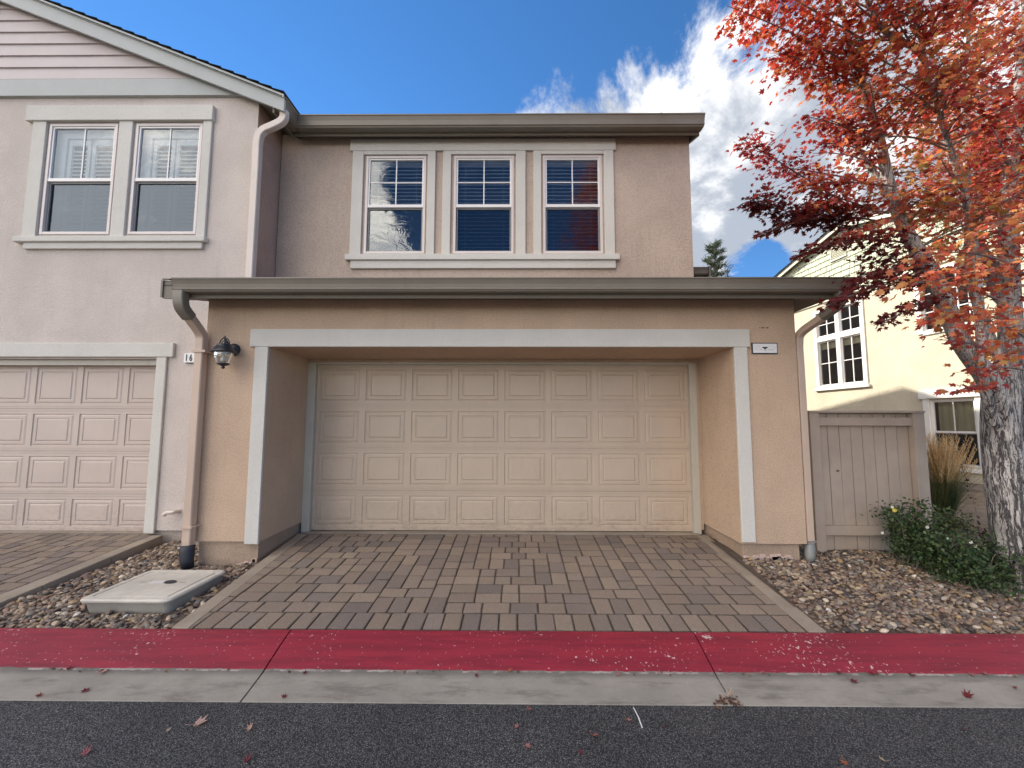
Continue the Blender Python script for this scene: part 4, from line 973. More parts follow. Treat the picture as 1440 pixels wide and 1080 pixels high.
# ------------------------------------------------------------------ plaques
def text_mesh(txt, size, depth, name, mat, parent, loc):
    cu_ = bpy.data.curves.new(name, 'FONT'); cu_.body = txt; cu_.size = size; cu_.extrude = depth; cu_.align_x = 'CENTER'; cu_.align_y = 'CENTER'; cu_.offset = .0026; cu_.space_character = 1.45
    to = bpy.data.objects.new(name, cu_); COL.objects.link(to); dg = bpy.context.evaluated_depsgraph_get()
    me = bpy.data.meshes.new_from_object(to.evaluated_get(dg)); bpy.data.objects.remove(to)
    me.materials.clear(); me.materials.append(mat); o = bpy.data.objects.new(name, me); COL.objects.link(o); o.parent = parent
    o.rotation_euler = (R(90), 0, 0); o.location = loc; return o
NP = thing('house_number', (-4.09, 4.795, 2.42), 'small white house number plaque reading 16 beside the downspout', 'plaque')
q = MB(); q.box(-4.215, -3.97, 4.778, 4.80, 2.372, 2.487); q.build('plate', M['plaque'], NP, bevel=.003)
q = MB(); q.box(-4.185, -3.99, 4.782, 4.80, 2.362, 2.3715); q.build('lower_edge', M['black'], NP)
tx = text_mesh('16', .115, .002, 'digits', M['black'], NP, (-.062, -.0195, .008)); tx.scale = (.66, 1, 1)
PQ = thing('wall_plaque', (2.657, 4.12, 2.43), 'white plaque with black border and faded emblem right of the garage opening', 'plaque')
q = MB(); q.box(2.519, 2.795, 4.108, 4.12, 2.368, 2.490); q.build('border', M['black'], PQ, bevel=.003)
q = MB(); q.box(2.530, 2.784, 4.104, 4.1075, 2.379, 2.479); q.build('face', M['plaque'], PQ)
q = MB(); em = [(-.036, .004), (-.028, .012), (-.01, .014), (0, .010), (.01, .014), (.028, .012), (.036, .004), (.022, .002), (.012, -.008), (0, -.014), (-.012, -.008), (-.022, .002)]
q.add([(2.657+a*.95, 4.1025, 2.431+b) for a, b in em], [tuple(range(len(em)))[::-1]]); q.add([(2.657-.004, 4.1025, 2.398), (2.657+.004, 4.1025, 2.398), (2.657+.003, 4.1025, 2.403), (2.657-.003, 4.1025, 2.403)], [(0, 1, 2, 3)])
for sx in (-1, 1): q.add([(2.657+sx*.104+.004*math.cos(a), 4.1025, 2.431+.004*math.sin(a)) for a in range(7)], [tuple(range(7))])
q.build('emblem', M['rubber'], PQ)
fade = paint('faded brown print', (.56, .44, .37), .5)
q = MB()
for k in range(9):
    for r_i, zz_ in enumerate((2.408, 2.418, 2.447)):
        x = 2.565+k*.021; q.box(x, x+random.uniform(.008, .019), 4.1028, 4.1036, zz_, zz_+.005) if not (2.615 < x < 2.69 and r_i == 2) and random.random() < .85 else None
q.build('faded_print', fade, PQ)

# ------------------------------------------------------------------ leaves
LA = [(0, 1.0), (12, .62), (22, .60), (38, .92), (50, .50), (64, .42), (84, .66), (104, .34), (140, .30), (172, .10)]
LEAF = np.array([(0, 0, 0)]+[(r*math.sin(R(a)), r*math.cos(R(a)), 0) for a, r in LA]+[(-r*math.sin(R(a)), r*math.cos(R(a)), 0) for a, r in LA[:0:-1]])
LF = np.array([(0, i, i+1 if i+1 < len(LEAF) else 1) for i in range(1, len(LEAF))])
LEAF = LEAF*.56; LEAF[:, 1] += .05
OV_ = np.array([(0, 0, 0), (.3, .25, .02), (.34, .55, .0), (.2, .85, -.03), (0, 1.05, -.06), (-.2, .85, -.03), (-.34, .55, 0), (-.3, .25, .02)]); OVF = np.array([(0, 1, 2), (0, 2, 3), (0, 3, 4), (0, 4, 5), (0, 5, 6), (0, 6, 7)])
def orient(d_, nrm_, n_):
    """frames: y along d, z along nrm"""
    y = d_/np.linalg.norm(d_, axis=1, keepdims=True); x = np.cross(y, nrm_); x /= np.linalg.norm(x, axis=1, keepdims=True)+1e-9; z = np.cross(x, y)
    return np.stack([x, y, z], axis=2)
def leaf_cloud(P, D, Nn, Sz, C, shape, faces, curl=.25):
    n = len(P); V = np.tile(shape, (n, 1, 1)).astype(float)
    r2 = V[:, :, 0]**2+V[:, :, 1]**2
    cv = rng.uniform(-.2, 1.0, (n, 1))*curl; fold = rng.uniform(-.1, .5, (n, 1))
    V[:, :, 2] += -cv*r2*1.6+np.abs(V[:, :, 0])*fold*.6
    V *= Sz[:, None, None]
    Rm = orient(D, Nn, n); V = np.einsum('nij,nkj->nki', Rm, V)+P[:, None, :]
    Fc = (faces[None]+(np.arange(n)*len(shape))[:, None, None]).reshape(-1, 3)
    return V.reshape(-1, 3), Fc, np.repeat(C, len(shape), axis=0)

# ------------------------------------------------------------------ red maple
TR = thing('maple_tree', (4.42, 3.6, .1), 'red maple with pale furrowed trunk and scarlet autumn leaves beside the gate', 'tree')
tk = MB()
def limb(pts, r0, r1, n=12, wob=.05, sub=6):
    P_ = smoothpath(pts, sub); m = len(P_); tk.tube(P_, [r0+(r1-r0)*(i/(m-1))**.8 for i in range(m)], n, wob); return P_
TRK = [((1404, 870), .19), ((1401, 830), .158), ((1392, 780), .142), ((1384, 700), .130), ((1380, 640), .124), ((1377, 590), .124), ((1377, 550), .124), ((1383, 515), .112)]
tp = []; rad = []
for (u_, v_), r_ in TRK:        # (left silhouette, radius) -> axis
    q_ = at(u_, v_, 3.62); th = math.atan2(q_.x, q_.y); dist = math.hypot(q_.x, 3.62); th2 = th+math.asin(r_/dist)
    tp.append(Vector((3.62*math.tan(th2), 3.62, q_.z))); rad.append(r_)
tp = smoothpath(tp, 5); m = len(tp); rad = [float(np.interp(i, [5*k for k in range(len(rad))], rad)) for i in range(m)]
tk.tube(tp, rad, 28, .055)
A_ = [(1412, 610, 3.6), (1392, 540, 3.52), (1350, 478, 3.45), (1314, 390, 3.42), (1278, 332, 3.4), (1254, 274, 3.38), (1236, 193, 3.35), (1219, 138, 3.3), (1195, 60, 3.25), (1165, -60, 3.2)]
LA_ = limb([at(*q) for q in A_], .095, .014)
B_ = [(1400, 600, 3.5), (1384, 540, 3.42), (1378, 450, 3.35), (1373, 370, 3.3), (1364, 305, 3.27), (1346, 240, 3.25), (1330, 190, 3.2), (1312, 135, 3.15), (1297, 70, 3.1), (1270, -60, 3.0)]
LB_ = limb([at(*q) for q in B_], .042, .010)
C_ = [(1430, 620, 3.7), (1424, 520, 3.72), (1418, 400, 3.75), (1419, 280, 3.8), (1424, 200, 3.8), (1436, 100, 3.85), (1445, -60, 3.9), (1450, -300, 3.9)]
LC_ = limb([at(*q) for q in C_], .105, .028, 16)
D_ = [(1366, 400, 3.9), (1362, 300, 3.95), (1358, 185, 4.0), (1355, 118, 4.0), (1363, 37, 4.05), (1370, -80, 4.1)]
LD_ = limb([at(1412, 520, 3.75)]+[at(*q) for q in D_], .042, .014)
E_ = limb([at(1432, 560, 3.6), (4.9, 3.4, 2.7), (5.3, 3.1, 3.5), (5.6, 2.9, 4.6), (5.8, 2.8, 5.8)], .09, .03)
F_ = limb([at(1254, 274, 3.38), at(1210, 215, 3.5), at(1150, 110, 3.6), at(1120, 60, 3.7)], .03, .008, 8)
G_ = limb([at(1297, 70, 3.1), at(1245, 45, 3.0), at(1215, -10, 2.95), at(1190, -80, 2.9)], .028, .008, 8)
H_ = limb([at(1418, 420, 3.75), (5.0, 4.1, 3.6), (5.3, 4.5, 4.6), (5.6, 4.8, 6.0)], .09, .02, 10)
tr_o = tk.build('trunk', M['bark'], TR, smooth=True)
SP = []   # sprays: start point, end point, width, number, palette key
def spray(u0, v0, Y0, u1, v1, Y1, wd, n, pal): SP.append((at(u0, v0, Y0), at(u1, v1, Y1), wd, int(n*1.25), pal))
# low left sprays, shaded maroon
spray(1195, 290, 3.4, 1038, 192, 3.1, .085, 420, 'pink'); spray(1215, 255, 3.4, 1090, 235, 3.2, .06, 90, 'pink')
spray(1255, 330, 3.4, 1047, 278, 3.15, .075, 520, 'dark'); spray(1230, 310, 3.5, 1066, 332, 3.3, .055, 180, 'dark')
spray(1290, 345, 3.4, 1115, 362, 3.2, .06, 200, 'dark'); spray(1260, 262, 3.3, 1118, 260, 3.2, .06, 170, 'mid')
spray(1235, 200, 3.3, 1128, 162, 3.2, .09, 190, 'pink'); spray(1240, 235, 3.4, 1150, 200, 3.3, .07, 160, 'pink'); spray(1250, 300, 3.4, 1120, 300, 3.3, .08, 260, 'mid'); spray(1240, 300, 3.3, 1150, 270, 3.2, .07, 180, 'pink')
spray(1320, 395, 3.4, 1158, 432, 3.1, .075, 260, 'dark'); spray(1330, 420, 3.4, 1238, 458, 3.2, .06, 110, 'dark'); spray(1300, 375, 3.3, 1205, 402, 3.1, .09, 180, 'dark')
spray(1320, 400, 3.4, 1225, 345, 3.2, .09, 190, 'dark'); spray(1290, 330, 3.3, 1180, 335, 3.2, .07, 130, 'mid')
# lower orange clusters: twigs reaching out towards the street, into the sun
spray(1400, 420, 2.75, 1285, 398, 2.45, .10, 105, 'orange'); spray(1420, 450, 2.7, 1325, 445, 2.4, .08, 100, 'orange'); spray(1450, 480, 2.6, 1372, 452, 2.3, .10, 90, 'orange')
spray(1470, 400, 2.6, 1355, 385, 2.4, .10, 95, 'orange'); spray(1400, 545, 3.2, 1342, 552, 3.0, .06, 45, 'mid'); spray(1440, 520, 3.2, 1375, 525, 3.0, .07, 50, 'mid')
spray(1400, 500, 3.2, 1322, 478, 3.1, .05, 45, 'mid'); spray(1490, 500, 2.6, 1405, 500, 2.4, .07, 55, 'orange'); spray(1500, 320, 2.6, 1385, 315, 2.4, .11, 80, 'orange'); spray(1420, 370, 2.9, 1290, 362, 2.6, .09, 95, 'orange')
# top left mass
spray(1230, 110, 3.2, 1022, 8, 3.0, .13, 420, 'red'); spray(1230, 130, 3.3, 1085, 70, 3.1, .12, 330, 'red'); spray(1220, 60, 3.1, 1060, -30, 2.9, .16, 420, 'red')
spray(1240, 20, 3.1, 1090, -80, 2.9, .2, 380, 'red'); spray(1240, 150, 3.4, 1140, 110, 3.3, .10, 220, 'mid'); spray(1250, 190, 3.3, 1160, 165, 3.2, .08, 150, 'mid')
# crown mass around the limbs
CP = LA_[18:]+LB_[14:]+LC_[12:]+LD_[8:]+E_[8:]+H_[6:]+G_
r3 = random.Random(21)
for k in range(170):
    b0 = r3.choice(CP); 
    if b0.z > 7.2: continue
    dirx = r3.choice([r3.uniform(0, 2*math.pi), r3.uniform(math.pi*1.05, math.pi*1.95)]); ln = r3.uniform(.3, .85)*(1.0 if b0.z < 6 else .7)
    e0 = b0+Vector((math.cos(dirx)*ln, math.sin(dirx)*ln*.9, r3.uniform(-.05, .5)*ln))
    if e0.x < 3.25 and e0.z < 4.0: continue
    if e0.x < 3.9 and e0.z < 2.9: continue
    if e0.y < 1.9: e0.y = 1.9
    lx_ = b0.x
    near_a = min((b0-q_).length for q_ in LA_) < .05
    pal = r3.choice(['orange', 'orange', 'mid', 'gold'] if near_a else ['orange', 'orange', 'mid', 'red', 'pink'])
    SP.append((b0, e0, r3.uniform(.10, .2), int(r3.uniform(60, 100)), pal))
CP2 = LC_[20:]+E_[14:]+H_[8:]+E_[14:]
for k in range(95):
    b0 = r3.choice(CP2); a = r3.uniform(-1.9, 1.9); ln = r3.uniform(.4, 1.0)
    e0 = b0+Vector((math.cos(a)*ln, math.sin(a)*ln, r3.uniform(-.05, .5)*ln)); e0.y = max(e0.y, 1.9)
    if e0.x < 4.75 and e0.z < 3.4: continue
    SP.append((b0, e0, r3.uniform(.12, .24), int(r3.uniform(60, 95)), r3.choice(['orange', 'mid', 'red', 'orange'])))
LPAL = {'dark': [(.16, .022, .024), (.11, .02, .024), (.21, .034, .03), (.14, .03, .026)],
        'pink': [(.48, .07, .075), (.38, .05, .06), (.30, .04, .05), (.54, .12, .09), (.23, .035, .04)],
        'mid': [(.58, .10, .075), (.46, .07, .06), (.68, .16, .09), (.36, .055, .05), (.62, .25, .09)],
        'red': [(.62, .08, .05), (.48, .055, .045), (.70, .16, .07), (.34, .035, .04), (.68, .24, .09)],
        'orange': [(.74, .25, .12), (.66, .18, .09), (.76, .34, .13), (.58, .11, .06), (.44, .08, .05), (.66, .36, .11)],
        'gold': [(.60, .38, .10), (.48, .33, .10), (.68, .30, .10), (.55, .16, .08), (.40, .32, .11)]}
tw = MB(); PV, PF, PC = [], [], []; off = 0
for (a, b, wd, n, pal) in SP:
    a_v, b_v = np.array(a), np.array(b); ax = b_v-a_v; ln = np.linalg.norm(ax); ax /= ln
    bend = np.array([rng.normal(0, .05), rng.normal(0, .05), .06])*ln
    f = lambda t: a_v+(b_v-a_v)*t[:, None]+bend*(4*t*(1-t))[:, None]
    tw.tube([Vector(q_) for q_ in f(np.linspace(0, 1, 7))], [.009, .008, .007, .006, .005, .004, .0025], 5)
    t = rng.random(n)**.8; t = .10+.86*t
    wv = wd*(.45+.75*np.sin(np.clip(t, 0, 1)*math.pi*.85))
    side = np.cross(ax, np.array([0, 0, 1.])); side /= np.linalg.norm(side)+1e-9
    s1 = rng.normal(0, 1, n)*wv*1.0; s2 = rng.normal(0, 1, n)*wv*.42
    P_ = f(t)+side[None]*s1[:, None]+np.array([0, 0, 1.])[None]*s2[:, None]
    for q_ in range(0, n, 9): tw.tube([Vector(f(t[q_:q_+1])[0]-ax*.03), Vector(P_[q_])], [.0028, .0015], 4)
    D_a = ax[None]*.6+side[None]*np.sign(s1)[:, None]*.7+rng.normal(0, .45, (n, 3)); D_a[:, 2] -= .35
    Nn = np.tile([0, 0, 1.], (n, 1))+rng.normal(0, .55, (n, 3)); Nn[:, 1] -= .35
    Sz = rng.uniform(.048, .090, n)*(1 if pal != 'pink' else .85)
    pc_ = np.array(LPAL[pal])[rng.integers(0, len(LPAL[pal]), n)]*rng.uniform(.75, 1.2, (n, 1))
    V_, F_c, C_c = leaf_cloud(P_, D_a, Nn, Sz, pc_, LEAF, LF, .5); PV.append(V_); PF.append(F_c+off); PC.append(C_c); off += len(V_)
npmesh('crown', np.vstack(PV), np.vstack(PF), np.vstack(PC), M['leaf'], TR)
tw.build('twigs', M['twig'], TR)

# maple across the street (seen mirrored in the right-hand upper window)
T2 = thing('maple_tree', (4.2, -5.2, 0), 'crimson maple across the street seen only as a reflection in the upper window', 'tree')
q = MB(); q.tube(smoothpath([(4.2, -5.2, 0), (4.25, -5.2, 2), (4.1, -5.2, 6), (3.9, -5.2, 12.5)], 5), [.2]*5+[.16]*5+[.08]*5+[.02], 10, .05); q.build('trunk', M['bark'], T2)
n = 7500; ph = rng.uniform(0, 2*math.pi, n); hh = rng.random(n); rr = np.sqrt(rng.random(n))*2.3*(np.sin(np.clip(hh*2.7+.35, 0, math.pi))**.8)*(1+.18*np.sin(ph*5+hh*20))
P_ = np.stack([4.3-hh*.5+rr*np.cos(ph)*.85, -5.2+rr*np.sin(ph), 3.2+hh*10.4], 1)+rng.normal(0, .14, (n, 3))
V_, F_c, C_c = leaf_cloud(P_, rng.normal(0, 1, (n, 3)), rng.normal(0, 1, (n, 3)), rng.uniform(.16, .28, n), np.array(LPAL['red'])[rng.integers(0, 5, n)]*rng.uniform(.6, 1.1, (n, 1)), LEAF, LF, .3)
npmesh('crown', V_, F_c, C_c, M['leaf'], T2)

# ------------------------------------------------------------------ conifer behind
CN = thing('pine_tree', (8.0, 20.0, 0), 'dark green pine top showing above the garage roof beside the upper wall', 'tree')
tpz = at(1004, 345, 16.0); CNx, CNz = tpz.x, tpz.z; CN.location = (CNx, 16.0, 0)
q = MB(); q.tube([(CNx, 16, 0), (CNx, 16, CNz-.3), (CNx+.02, 16, CNz)], [.2, .05, .01], 8); q.build('trunk', M['twig'], CN)
PV, PF, PC = [], [], []; off = 0; n = 5200
hh = rng.random(n)**.7*4.2; ph = rng.uniform(0, 6.28, n); nb = rng.integers(0, 60, n); bp = (nb*2.4) % 6.28; bh = (nb/60)**.9*4.2
hh = bh+rng.normal(0, .05, n); u_ = rng.random(n); rr = u_*(.16+.30*bh)*1.0
P_ = np.stack([CNx+rr*np.cos(bp)+rng.normal(0, .05, n), 16+rr*np.sin(bp)+rng.normal(0, .05, n), CNz-hh+u_*.30*(.3+.1*bh)], 1)
D_a = np.stack([np.cos(bp), np.sin(bp), np.full(n, .9)], 1)+rng.normal(0, .5, (n, 3))
NEED = np.array([(-.06, 0, 0), (.06, 0, 0), (.03, 1, 0), (-.03, 1, 0)]); NF = np.array([(0, 1, 2), (0, 2, 3)])
V_, F_c, C_c = leaf_cloud(P_, D_a, rng.normal(0, 1, (n, 3)), rng.uniform(.12, .24, n), np.array([(.05, .08, .035), (.10, .12, .06), (.035, .055, .03)])[rng.integers(0, 3, n)], NEED, NF, .1)
npmesh('crown', V_, F_c, C_c, M['greenleaf'], CN)

# ------------------------------------------------------------------ rose bush
RB = thing('rose_bush', (4.0, 3.85, .2), 'low dark green rose bush with pale blossoms in front of the gate', 'shrub')
st = MB(); PV, PF, PC = [], [], []; off = 0; r4 = random.Random(4)
def bushleaf(P_, n_, sc, pal, spread):
    global off
    P_ = np.array(P_)
    k = rng.integers(0, len(P_), n_); Q = P_[k]+rng.normal(0, spread, (n_, 3)); D_a = rng.normal(0, 1, (n_, 3)); Nn = np.tile([0, -.3, 1.], (n_, 1))+rng.normal(0, .6, (n_, 3))
    C0 = np.array(pal)[rng.integers(0, len(pal), n_)]*rng.uniform(.7, 1.25, (n_, 1))
    V_, F_c, C_c = leaf_cloud(Q, D_a, Nn, rng.uniform(.7, 1.2, n_)*sc, C0, OV_, OVF, .3); PV.append(V_); PF.append(F_c+off); PC.append(C_c); off += len(V_)
canes = []
for (bx_, by_), tips, cnt in (((4.02, 4.05), (3.93, 4.25, .05, .60), 16), ((4.05, 3.85), (3.92, 4.3, .12, .44), 26), ((4.15, 3.65), (3.98, 4.42, .10, .34), 26), ((3.98, 4.1), (3.90, 4.08, .35, .60), 9)):
    for k in range(cnt):
        ex_ = r4.uniform(tips[0]-.06, tips[1]+.06); ey_ = by_+r4.uniform(-.28, .25); ez_ = gz(bx_, by_)+r4.uniform(tips[2]*.5, tips[3])
        b0 = Vector((bx_+r4.uniform(-.12, .12), by_+r4.uniform(-.1, .1), gz(bx_, by_)-.01)); mid = b0.lerp(Vector((ex_, ey_, ez_)), .55)+Vector((0, 0, .07))
        P_ = smoothpath([b0, mid, (ex_, ey_, ez_)], 6); st.tube(P_, [.0045-.003*i/len(P_) for i in range(len(P_))], 5); canes += [tuple(q_) for q_ in P_[4:]]
tall = []
for tx_, ty_, tv in ((1256, 718, 4.0), (1297, 706, 4.1), (1290, 730, 4.05)):
    tp_ = at(tx_, ty_, tv); P_ = smoothpath([(3.95, 4.05, .25), ((3.95+tp_.x)/2, tv, (tp_.z+.3)/2+.05), tuple(tp_)], 8); st.tube(P_, [.004-.0025*i/len(P_) for i in range(len(P_))], 5); tall += [tuple(q_) for q_ in P_[5:]]
GP = [(.06, .11, .035), (.04, .08, .03), (.08, .14, .05), (.035, .06, .025), (.12, .16, .06)]
bushleaf(canes, 6800, .030, GP, .045); bushleaf(tall, 420, .030, GP, .028)
npmesh('leaves', np.vstack(PV), np.vstack(PF), np.vstack(PC), M['greenleaf'], RB)
st.build('canes', M['twig'], RB)
petal = paint('pale petals', (.75, .72, .60), .6); petal_y = paint('yellow petals', (.75, .62, .10), .6)
for (fu, fv, fy, sz, mt) in ((1257, 717, 3.99, .030, petal_y), (1254, 713, 4.0, .022, petal), (1240, 749, 3.85, .018, petal), (1303, 741, 3.85, .022, petal), (1332, 757, 3.75, .016, petal), (1364, 762, 3.7, .022, petal), (1371, 768, 3.65, .018, petal)):
    c0 = at(fu, fv, fy); q = MB()
    for k in range(7):
        a = k*.9; dx, dz = math.cos(a), math.sin(a)
        q.add([c0+Vector((0, -.004, 0)), c0+Vector((dx*.5-dz*.35, -.012, dz*.5+dx*.35))*sz+Vector((0, -.006, 0)), c0+Vector((dx, -.3, dz*.8))*sz, c0+Vector((dx*.5+dz*.35, -.012, dz*.5-dx*.35))*sz+Vector((0, -.006, 0))], [(0, 1, 2, 3)])
    q.build('blossom', mt, RB)

# dark red low shrub by the trunk
DR = thing('barberry_shrub', (4.6, 4.35, .24), 'small dark maroon shrub just left of the maple trunk', 'shrub')
PV, PF, PC = [], [], []; off = 0; st = MB(); cs_ = []
bc = at(1378, 752, 4.05)
DR.location = (bc.x, 4.1, .24)
for k in range(22):
    a = r4.uniform(0, 6.28); P_ = smoothpath([(bc.x, 4.1, .22), (bc.x+.06*math.cos(a), 4.1+.06*math.sin(a), .34), (bc.x+.13*math.cos(a), 4.1+.13*math.sin(a), r4.uniform(.36, .56))], 4); st.tube(P_, .0025, 4); cs_ += [tuple(q_) for q_ in P_[2:]]
P_ = smoothpath([at(1380, 750, 4.1), at(1368, 700, 4.15), at(1352, 655, 4.2)], 6); st.tube(P_, .003, 4)
bushleaf(cs_, 900, .022, [(.05, .012, .014), (.035, .012, .014), (.08, .02, .02)], .03); bushleaf([tuple(q_) for q_ in P_], 60, .022, [(.08, .02, .02)], .01)
npmesh('leaves', np.vstack(PV), np.vstack(PF), np.vstack(PC), M['greenleaf'], DR); st.build('stems', M['twig'], DR)

# ornamental grass behind the gate
og = at(1335, 715, 5.6); OG = thing('feather_grass', (og.x, 5.6, .23), 'clump of green ornamental grass with golden feathery plumes behind the gate', 'grass clump')
bl = MB(); pm = MB(); r5 = random.Random(9); x0_, z0_ = og.x-.05, .22
for k in range(1100):
    a = r5.uniform(0, 6.28); ln = r5.uniform(.4, .92); lean = r5.uniform(.02, .5)
    P_ = [(x0_+r5.uniform(-.08, .08)+lean*math.cos(a)*t**1.8, 5.6+r5.uniform(-.02, .02)+lean*math.sin(a)*t**1.8, z0_+ln*t*(1-.15*lean*t)) for t in (0, .3, .6, .85, 1)]
    c = r5.choice([(.05, .09, .03), (.07, .11, .035), (.04, .07, .03), (.16, .15, .06)]); w0 = .0035
    vs = []; 
    for i, q_ in enumerate(P_): ww = w0*(1-i/4.2); vs += [(q_[0]-ww*1.2, q_[1]-ww*.3, q_[2]), (q_[0]+ww*1.2, q_[1]+ww*.3, q_[2])]
    bl.add(vs, [(2*i, 2*i+1, 2*i+3, 2*i+2) for i in range(4)], c)
for k in range(230):
    a = r5.uniform(0, 6.28); lean = r5.uniform(.02, .34)**1.0; h_ = r5.uniform(.85, 1.28); bx_, by_ = x0_+r5.uniform(-.1, .1), 5.6
    f = lambda t: Vector((bx_+lean*math.cos(a)*t**1.5, by_+lean*math.sin(a)*t**1.5, z0_+h_*t))
    bl.tube([f(0), f(.4), f(.75)], .0016, 4, c=(.30, .24, .10))
    c = r5.choice([(.66, .45, .20), (.74, .54, .27), (.56, .36, .15)])
    for s_k in range(22):
        t = .64+.36*s_k/22; q0 = f(t); aa = r5.uniform(0, 6.28); d_ = Vector((math.cos(aa)*.5, math.sin(aa)*.5, 1)).normalized()*r5.uniform(.025, .05); sd_ = Vector((.0055, .001, 0))
        pm.add([q0-sd_, q0+sd_, q0+d_+sd_*.3, q0+d_-sd_*.3], [(0, 1, 2, 3)], c)
bl.build('blades', M['grass'], OG); pm.build('plumes', M['grass'], OG)
# low green ground plant in front of it
gx2 = at(1328, 720, 5.1).x
GP2 = thing('low_shrub', (gx2, 5.15, .22), 'low yellow-green leafy plant at the foot of the plumed grass', 'shrub')
PV, PF, PC = [], [], []; off = 0; cs_ = []; st = MB()
for k in range(40):
    a = r4.uniform(0, 6.28); r_ = r4.uniform(.05, .36); P_ = smoothpath([(gx2, 5.15, .2), (gx2+r_*.5*math.cos(a), 5.15+r_*.5*math.sin(a), .34), (gx2+r_*math.cos(a), 5.15+r_*math.sin(a), r4.uniform(.26, .46))], 3); st.tube(P_, .002, 4); cs_ += [tuple(q_) for q_ in P_[1:]]
bushleaf(cs_, 1900, .030, [(.09, .12, .035), (.06, .09, .03), (.13, .14, .05)], .035)
npmesh('leaves', np.vstack(PV), np.vstack(PF), np.vstack(PC), M['greenleaf'], GP2); st.build('stems', M['twig'], GP2)

# ------------------------------------------------------------------ fallen leaves (every one its own object)
def on_ground(u, v):
    r = ray(u, v)
    # surface by image height: asphalt, gutter pan, red curb
    for k in range(400):
        t = 1.6+k*.01; y = r.y*t; z = CAMZ+r.z*t
        zs_ = 0 if y < 2.372 else (.004+(y-2.372)*.13 if y < 2.62 else min(.037+(y-2.62)*.235, .11)) if y < 2.958 else slope(y)
        if z <= zs_: return Vector((r.x*t, y, zs_)), y
    return None, None
FL = [(275, 1021, .058, 'tan'), (235, 1032, .02, 'tan'), (350, 1030, .028, 'tan'), (120, 1064, .032, 'pink'), (346, 1073, .030, 'red'), (118, 974, .034, 'red'), (57, 981, .028, 'red'), (142, 947, .038, 'tan'), (95, 943, .032, 'red'), (72, 942, .022, 'red'), (427, 949, .024, 'red'), (400, 984, .028, 'red'),
      (716, 947, .026, 'orange'), (745, 999, .032, 'pink'), (725, 1026, .026, 'pink'), (740, 1053, .026, 'pink'), (834, 1036, .034, 'pink'), (882, 1013, .026, 'pink'), (937, 1025, .022, 'red'), (868, 951, .028, 'pink'), (926, 949, .018, 'pink'), (670, 954, .02, 'red'),
      (1012, 998, .026, 'orange'), (1022, 982, .050, 'tan'), (1187, 1073, .028, 'orange'), (1244, 1074, .024, 'tan'), (1355, 1028, .022, 'red'), (1197, 960, .036, 'red'), (1229, 950, .034, 'scarlet'), (1177, 946, .026, 'red'), (1282, 951, .034, 'red'), (1359, 982, .042, 'red'), (1367, 952, .026, 'pink'), (1390, 950, .032, 'pink'), (1011, 945, .022, 'pink'), (1072, 948, .024, 'pink'), (1425, 968, .02, 'red'), (818, 1063, .02, 'red')]
FC = {'tan': (.58, .40, .33), 'pink': (.42, .19, .17), 'red': (.20, .035, .04), 'scarlet': (.42, .02, .04), 'orange': (.46, .20, .09)}
NM = {'tan': 'dry tan', 'pink': 'pale pinkish', 'red': 'dark red', 'scarlet': 'bright scarlet', 'orange': 'faded orange'}
bysurf = {}
for u, v, s, c in FL:
    P_, yy = on_ground(u, v)
    surf = 'asphalt' if yy < 2.372 else 'grey concrete gutter' if yy < 2.625 else 'red curb' if yy < 2.96 else 'driveway'
    bysurf.setdefault((surf, c), []).append((u, v, s, c, P_))
ORD = ['leftmost', 'second from the left', 'third from the left', 'fourth from the left', 'fifth from the left', 'sixth from the left', 'seventh from the left', 'eighth from the left', 'ninth from the left', 'tenth from the left', 'eleventh from the left', 'twelfth from the left']
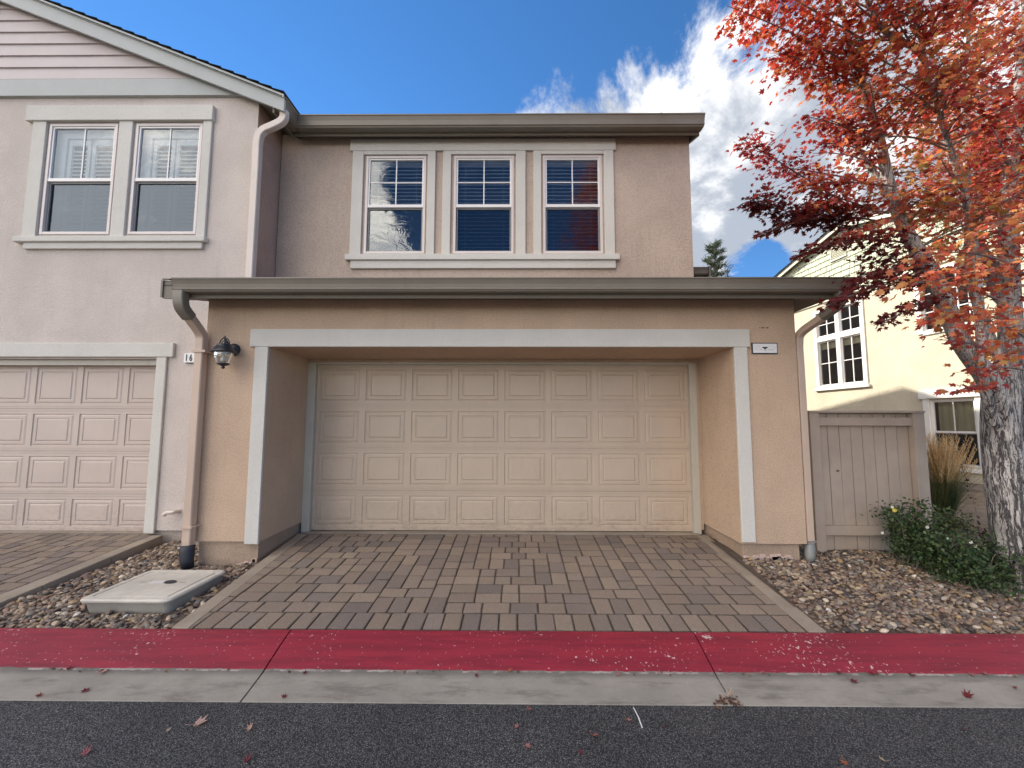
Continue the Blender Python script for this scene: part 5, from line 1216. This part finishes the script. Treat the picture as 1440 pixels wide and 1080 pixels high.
for (surf, c), lst in bysurf.items():
    lst.sort()
    for i, (u, v, s, c, P_) in enumerate(lst):
        n = len(lst); sz = s*1.15; me_v = LEAF.copy(); curl = rng.uniform(.3, 1.0)
        me_v[:, 2] = curl*(me_v[:, 0]**2+me_v[:, 1]**2)*1.2*rng.uniform(.6, 1.2)+np.abs(me_v[:, 0])*.25+rng.normal(0, .02, len(me_v)); me_v *= sz*1.5
        o_ = MB(); col = tuple(q_*rng.uniform(.85, 1.15) for q_ in FC[c]); o_.add([tuple(q_) for q_ in me_v], [tuple(q_) for q_ in LF], col)
        o_.tube([(0, .0, .001), (.1*sz, -.35*sz, .004), (.05*sz, -.7*sz, .008)], .0009, 4, c=col)
        ob = o_.build('fallen_leaf', M['leaf']); ob.location = P_+Vector((0, 0, .005)); ob.rotation_euler = (rng.normal(0, .12), rng.normal(0, .12), rng.uniform(0, 6.28))
        lab = f'{NM[c]} fallen leaf on the {surf}' if n == 1 else f'{NM[c]} fallen leaf on the {surf}, {ORD[i]} of {n} there' if i else f'{NM[c]} fallen leaf on the {surf}, leftmost of {n} there'
        tag(ob, lab, 'leaf', 'fallen maple leaves on the street')
# leaf litter against the stem wall by the door
n = 90; P_ = np.stack([rng.uniform(2.30, 2.42, n), rng.uniform(4.2, 4.9, n), np.zeros(n)], 1); P_[:, 2] = [slope(min(y, 4.86))+.012 for y in P_[:, 1]]
P2 = np.stack([rng.normal(1.24, .05, 40), rng.normal(2.39, .02, 40), rng.uniform(.006, .022, 40)], 1); P3 = np.stack([rng.uniform(-5.5, 5.5, 60), 2.60+rng.normal(0, .012, 60), rng.uniform(.034, .042, 60)], 1); P_ = np.vstack([P_, P2, P3]); n = len(P_)
V_, F_c, C_c = leaf_cloud(P_, rng.normal(0, 1, (n, 3))*[1, 1, .2], np.tile([0, 0, 1.], (n, 1))+rng.normal(0, .4, (n, 3)), rng.uniform(.02, .035, n), np.array([(.20, .10, .07), (.14, .06, .045), (.28, .17, .10)])[rng.integers(0, 3, n)], LEAF, LF, .5)
tag(npmesh('leaf_litter', V_, F_c, C_c, M['leaf']), 'brown crumbled leaf litter gathered along the stem wall and curb crack', 'leaf litter', kind='stuff')
# little dark conifer scale litter omitted; chalk scratch on the asphalt
ch = MB(); c0, _ = on_ground(890, 996); c1, _ = on_ground(903, 1026); ch.add([c0+Vector((0, 0, .004)), c0+Vector((.006, 0, .004)), c1.lerp(c0, .5)+Vector((.010, 0, .004)), c1+Vector((.004, 0, .004)), c1+Vector((-.002, 0, .004)), c1.lerp(c0, .5)+Vector((.003, 0, .004))], [(0, 1, 2, 3, 4, 5)][::-1])
tag(ch.build('chalk_mark', M['plaque']), kind='structure')
